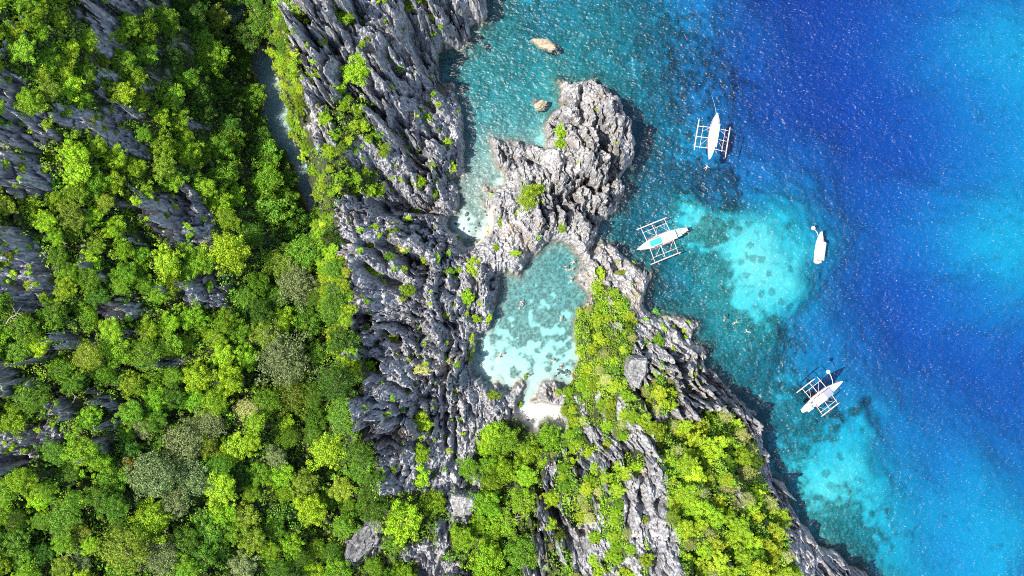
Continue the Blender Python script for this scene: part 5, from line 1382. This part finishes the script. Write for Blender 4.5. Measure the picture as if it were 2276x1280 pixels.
def ex_four(e, L, B):
    part('stern_deck', e, M_WHITE, lambda bm: box(bm, (-L * .34, 0, 1.5), (L * .13, B * .85, .12), 0, .04))
    part('stern_plank', e, M_WHITE, lambda bm: box(bm, (-L * .45, .15, 1.35), (L * .1, .55, .12), .08, .03))
    for (u, v, c) in ((-.05, .85, M_RUST), (-.2, -.8, M_RUST), (-.25, .6, M_DARKB), (-.3, -.3, M_MINT)):
        part('deck_box', e, c, lambda bm: box(bm, (u * L, v, 2.0), (.45, .35, .35), .5, .04))
b4 = outrigger_boat((1778,914), (1868,844.5), 2.7, {1: (4.9, -.30, .08), -1: (4.9, -.20, .17)}, (-.20, -.02, .17), .74,
    [('canopy', -.20, .04, 2.3, 2.4, M_WHITE), ('pale_panel', -.17, .0, 1.7, 2.55, M_PALEROOF), ('grey_canopy', .045, .19, 2.2, 2.3, M_GREYROOF)], ((-.19, -.1), (.0, .12)),
    'white outrigger boat with a grey canopy panel, moored farthest down the sea', ex_four)

def speedboat():
    S = Vector(at(1813.5, 584)); F = Vector(at(1823, 515)); ax = F - S; L = ax.length
    e = empty('motor_boat', (S + F) / 2, math.atan2(ax.y, ax.x)); e.location.z = 0
    tag(e, 'plain white motor boat without outriggers on the pale sand shoal', 'boat')
    B = 2.2
    part('hull', e, M_WHITE, hull_fn(L, B, fb=1.0, stern=.92, bow_rise=.4), True)
    part('foredeck', e, M_WHITE, lambda bm: tube(bm, [(L * .15, 0, 1.0), (L * .3, 0, 1.15), (L * .44, 0, 1.3)], [B * .36, B * .24, .08], 8), True)
    part('canopy', e, M_WHITE, roof_fn(-L * .38, L * .16, 2.0, 2.5))
    part('side_platform', e, M_WHITE, lambda bm: box(bm, (-L * .12, -B * .5 - .35, .75), (L * .56, .9, .16), 0, .05))
    part('windscreen', e, M_PALEROOF, lambda bm: box(bm, (L * .19, 0, 1.7), (.08, 1.5, .6), 0, .02))
    for v in (.45, -.25):
        part('outboard_motor', e, M_WHITE, lambda bm: box(bm, (-L * .5, v, .95), (.6, .42, .7), 0, .1))
    part('seat', e, M_RED, lambda bm: box(bm, (-L * .43, -.1, 1.2), (.4, .7, .3), 0, .05))
    for uu in (-.36, .14):
        for sd in (1, -1):
            part('canopy_post', e, M_WHITE, lambda bm: tube(bm, [(uu * L, sd * .9, .9), (uu * L, sd * .9, 2.5)], [.04, .04], 5))
    return e
speedboat()

def buoy(px, py, label):
    X, Y, _ = at(px, py)
    e = empty('mooring_buoy', (X, Y, 0)); tag(e, label, 'buoy')
    def ball(bm):
        bmesh.ops.create_uvsphere(bm, u_segments=16, v_segments=10, radius=.62)
        for v in bm.verts: v.co.z = v.co.z * .85 + .2
    part('float', e, M_WHITE, ball, True)
    def ring(bm):
        pts = [(math.cos(a) * .22, math.sin(a) * .22, .74) for a in np.linspace(0, 6.283, 13)]
        tube(bm, pts, [.05] * 13, 5)
    part('ring', e, M_RUST, ring)
buoy(1807, 507, 'round white mooring buoy beside the plain motor boat')
buoy(1840, 826, 'round white mooring buoy above the grey-canopied outrigger boat')
def rope(a, b, za, zb, label, sag=.3, r=.07):
    A = Vector(at(*a)); A.z = za; Bv = Vector(at(*b)); Bv.z = zb
    bm = bmesh.new(); pts = []
    for i in range(9):
        t = i / 8; p = A.lerp(Bv, t); p.z -= sag * 4 * t * (1 - t); p.x += .25 * math.sin(t * 3.1); pts.append(p)
    tube(bm, pts, [r] * 9, 5)
    o = obj('mooring_rope', bm_mesh('mooring_rope', bm), M_ROPE); tag(o, label, 'rope')
rope((1809.5, 510), (1814, 524), .3, 1.2, 'short mooring rope from the buoy to the motor boat', .1, .08)
rope((1842.5, 829), (1847, 852), .3, 1.1, 'mooring rope from the buoy to the grey-canopied boat', .1, .08)
rope((1588.5, 205), (1590, 256), -3.0, 1.0, 'long thin anchor rope running up from the topmost boat', .3, .035)

def kayak():
    X, Y, _ = at(1083.5, 512); Z = max(float(ground(X, Y)), 0) + .1
    e = empty('kayak', (X, Y, Z), math.radians(84)); tag(e, 'yellow kayak pulled up on the right edge of the pocket beach', 'kayak')
    M_K = simple('yellow_plastic', (.80, .55, .12), .4, .08, 2.0)
    def fn(bm):
        n = 12; R = []
        for i in range(n + 1):
            t = i / n; u = (t - .5) * 3.1; w = .40 * max(.03, math.sin(math.pi * t) ** .6)
            R.append([bm.verts.new((u, w * a, z_ * (1 if abs(a) else 1) + .25 * (2 * t - 1) ** 2)) for a, z_ in ((1, .22), (.6, 0), (-.6, 0), (-1, .22), (-.5, .36), (.5, .36))])
        for i in range(n):
            for k in range(6): bm.faces.new((R[i][k], R[i + 1][k], R[i + 1][(k + 1) % 6], R[i][(k + 1) % 6]))
        bm.faces.new(R[0]); bm.faces.new(R[-1][::-1]); bmesh.ops.recalc_face_normals(bm, faces=bm.faces)
    part('hull', e, M_K, fn, True)
    part('seat', e, M_DARKB, lambda bm: box(bm, (-.3, 0, .38), (.6, .4, .08), 0, .03))
kayak()

# ------------------------------------------------------------------ swimmers
def body_mesh(name, pose):
    """one skinned body afloat, along +x = head, lying at the surface"""
    J = {'pelvis': (0, 0, 0), 'belly': (.18, 0, .02), 'chest': (.40, 0, .04), 'neck': (.58, 0, .06), 'head0': (.66, 0, .09), 'head1': (.80, 0, .12)}
    Rr = {'pelvis': .16, 'belly': .14, 'chest': .17, 'neck': .06, 'head0': .09, 'head1': .10}
    E = [('pelvis', 'belly'), ('belly', 'chest'), ('chest', 'neck'), ('neck', 'head0'), ('head0', 'head1')]
    for s_, t in ((1, 'l'), (-1, 'r')):
        arm = {'prone': ((.50, .20, .05), (.62, .46, .0), (.86, .50, -.04), (.98, .48, -.05)), 'spread': ((.48, .20, .05), (.46, .50, .0), (.56, .74, 0), (.62, .86, 0)),
               'crawl': ((.50, .20, .05), (.78 if s_ > 0 else .25, .32, .05), (1.02 if s_ > 0 else .02, .26, .0), (1.14 if s_ > 0 else -.1, .24, 0))}[pose]
        leg = {'prone': ((-.10, .10, -.02), (-.50, .16, -.06), (-.92, .15, -.10), (-1.05, .17, -.10)), 'spread': ((-.08, .11, -.02), (-.42, .28, -.08), (-.80, .34, -.14), (-.92, .38, -.14)),
               'crawl': ((-.10, .10, -.02), (-.52, .13, -.04 * s_), (-.94, .12, -.08 * s_), (-1.08, .13, -.08 * s_))}[pose]
        for nm, P, R_ in (('a', arm, (.075, .05, .04, .045)), ('g', leg, (.11, .075, .05, .045))):
            prev = 'chest' if nm == 'a' else 'pelvis'
            for i, (p, q) in enumerate(zip(P, R_)):
                kk = nm + t + str(i); J[kk] = (p[0], p[1] * s_, p[2]); Rr[kk] = q; E.append((prev, kk)); prev = kk
    names = list(J); me = bpy.data.meshes.new(name)
    me.from_pydata([J[n] for n in names], [(names.index(a), names.index(b)) for a, b in E], [])
    o = bpy.data.objects.new('tmp', me); COL.objects.link(o)
    sk = o.modifiers.new('s', 'SKIN'); sb = o.modifiers.new('d', 'SUBSURF'); sb.levels = 1; sb.render_levels = 1
    if not me.skin_vertices: me.attributes  # layer is made with the modifier
    for i, n in enumerate(names):
        me.skin_vertices[0].data[i].radius = (Rr[n], Rr[n] * (.75 if n in ('pelvis', 'belly', 'chest') else 1)); me.skin_vertices[0].data[i].use_root = (i == 0)
    dg = bpy.context.evaluated_depsgraph_get()
    m2 = bpy.data.meshes.new_from_object(o.evaluated_get(dg)); m2.name = name
    bpy.data.objects.remove(o, do_unlink=True)
    return m2
M_SKIN = simple('skin', (.50, .30, .21), .5, .08, 5.0); M_SKIN2 = simple('tanned_skin', (.30, .17, .11), .5, .08, 5.0)
M_HAIR = simple('dark_hair', (.02, .015, .012), .6, .2, 6.0)
M_CLOTH = {'black': simple('black_swimwear', (.02, .02, .025), .6), 'red': simple('red_swimwear', (.50, .05, .05), .6), 'blue': simple('blue_swimwear', (.05, .12, .42), .6),
           'orange': simple('orange_life_vest', (.75, .22, .05), .6), 'white': simple('white_shirt', (.75, .75, .75), .6), 'pink': simple('pink_life_vest', (.70, .06, .26), .6)}
BODY = {}
for p_ in ('prone', 'spread', 'crawl'):
    for mm in (M_SKIN, M_SKIN2):
        m_ = body_mesh('body', p_); m_.materials.clear(); m_.materials.append(mm)
        m_.polygons.foreach_set('use_smooth', np.full(len(m_.polygons), True, bool)); BODY[(p_, mm.name)] = m_
def ellipsoid(bm, c, s):
    r = bmesh.ops.create_uvsphere(bm, u_segments=12, v_segments=8, radius=1.0)
    for v in r['verts']: v.co = (c[0] + v.co.x * s[0], c[1] + v.co.y * s[1], c[2] + v.co.z * s[2])
bm = bmesh.new(); ellipsoid(bm, (.78, 0, .145), (.115, .11, .10)); HAIR = bm_mesh('hair', bm, True); HAIR.materials.append(M_HAIR)
VEST, TRUNKS = {}, {}
for cn, cm in M_CLOTH.items():
    bm = bmesh.new(); tube(bm, [(.08, 0, .02), (.24, 0, .03), (.42, 0, .045), (.53, 0, .05)], [.165, .18, .205, .14], 12); VEST[cn] = bm_mesh('top', bm, True); VEST[cn].materials.append(cm)
    bm = bmesh.new(); tube(bm, [(-.16, 0, -.015), (-.02, 0, 0), (.10, 0, .01)], [.16, .19, .165], 12); TRUNKS[cn] = bm_mesh('shorts', bm, True); TRUNKS[cn].materials.append(cm)
def swimmer(px, py, rot, pose, skin, top, shorts, label, z=0.02):
    X, Y, _ = at(px, py)
    e = bpy.data.objects.new('person', BODY[(pose, skin.name)]); link(e)
    e.location = (X, Y, z); e.rotation_euler = (0, 0, math.radians(rot)); tag(e, label, 'person')
    link(bpy.data.objects.new('hair', HAIR), e)
    if top: link(bpy.data.objects.new('top', VEST[top]), e)
    link(bpy.data.objects.new('shorts', TRUNKS[shorts]), e)
    e.scale = (.92, .92, .92)
swimmer(1156, 681, 60, 'prone', M_SKIN, 'blue', 'black', 'swimmer in a blue top in the left middle of the lagoon')
swimmer(1159, 673, 110, 'spread', M_SKIN, None, 'red', 'swimmer with bare back just above the one in blue, lagoon middle')
swimmer(1246, 708, 85, 'crawl', M_SKIN, None, 'red', 'swimmer alone in the right middle of the lagoon')
swimmer(1115, 787, 5, 'crawl', M_SKIN, 'red', 'black', 'swimmer in a red top over the pale sand, left of the pair')
swimmer(1107, 795, 20, 'prone', M_SKIN, 'white', 'black', 'swimmer in a white top just below the red-topped one over pale sand')
swimmer(1230, 802, -50, 'spread', M_SKIN, None, 'orange', 'swimmer floating over pale sand above the row of dark stones')
swimmer(1247, 814, 80, 'prone', M_SKIN, 'pink', 'black', 'swimmer in a pink top nearest the row of dark stones')
swimmer(1178, 834, 30, 'spread', M_SKIN2, 'black', 'black', 'swimmer in black at the mouth of the beach channel')
swimmer(1273, 583, 40, 'spread', M_SKIN, 'white', 'blue', 'swimmer in a white top in the dark upper corner of the lagoon')
swimmer(1258, 596, 100, 'prone', M_SKIN, 'red', 'black', 'swimmer in a red top left of the group in the upper lagoon')
swimmer(1270, 598, 20, 'crawl', M_SKIN, 'orange', 'black', 'swimmer in an orange vest in the middle of the upper lagoon group')
swimmer(1270, 621, 75, 'prone', M_SKIN, 'pink', 'red', 'lowest swimmer of the upper lagoon group, in a pink top')
swimmer(1065, 808, 130, 'prone', M_SKIN2, 'black', 'black', 'swimmer in dark clothes near the left shore of the shallow lagoon')
swimmer(1570, 372, 50, 'spread', M_SKIN, 'white', 'white', 'swimmer in white in the sea just below the topmost boat')
swimmer(1369, 548, 10, 'prone', M_SKIN, 'pink', 'black', 'swimmer in a bright pink vest at the rocks left of the blue-roofed boat')
swimmer(1634, 717, 30, 'prone', M_SKIN, 'orange', 'black', 'snorkeller in an orange vest off the right shore, below the shoal')
swimmer(1662, 737, 160, 'prone', M_SKIN, 'white', 'red', 'snorkeller in a white top off the right shore, farthest out')
swimmer(1610, 708, 80, 'crawl', M_SKIN2, 'red', 'black', 'snorkeller in a red top off the right shore, nearest the rocks')
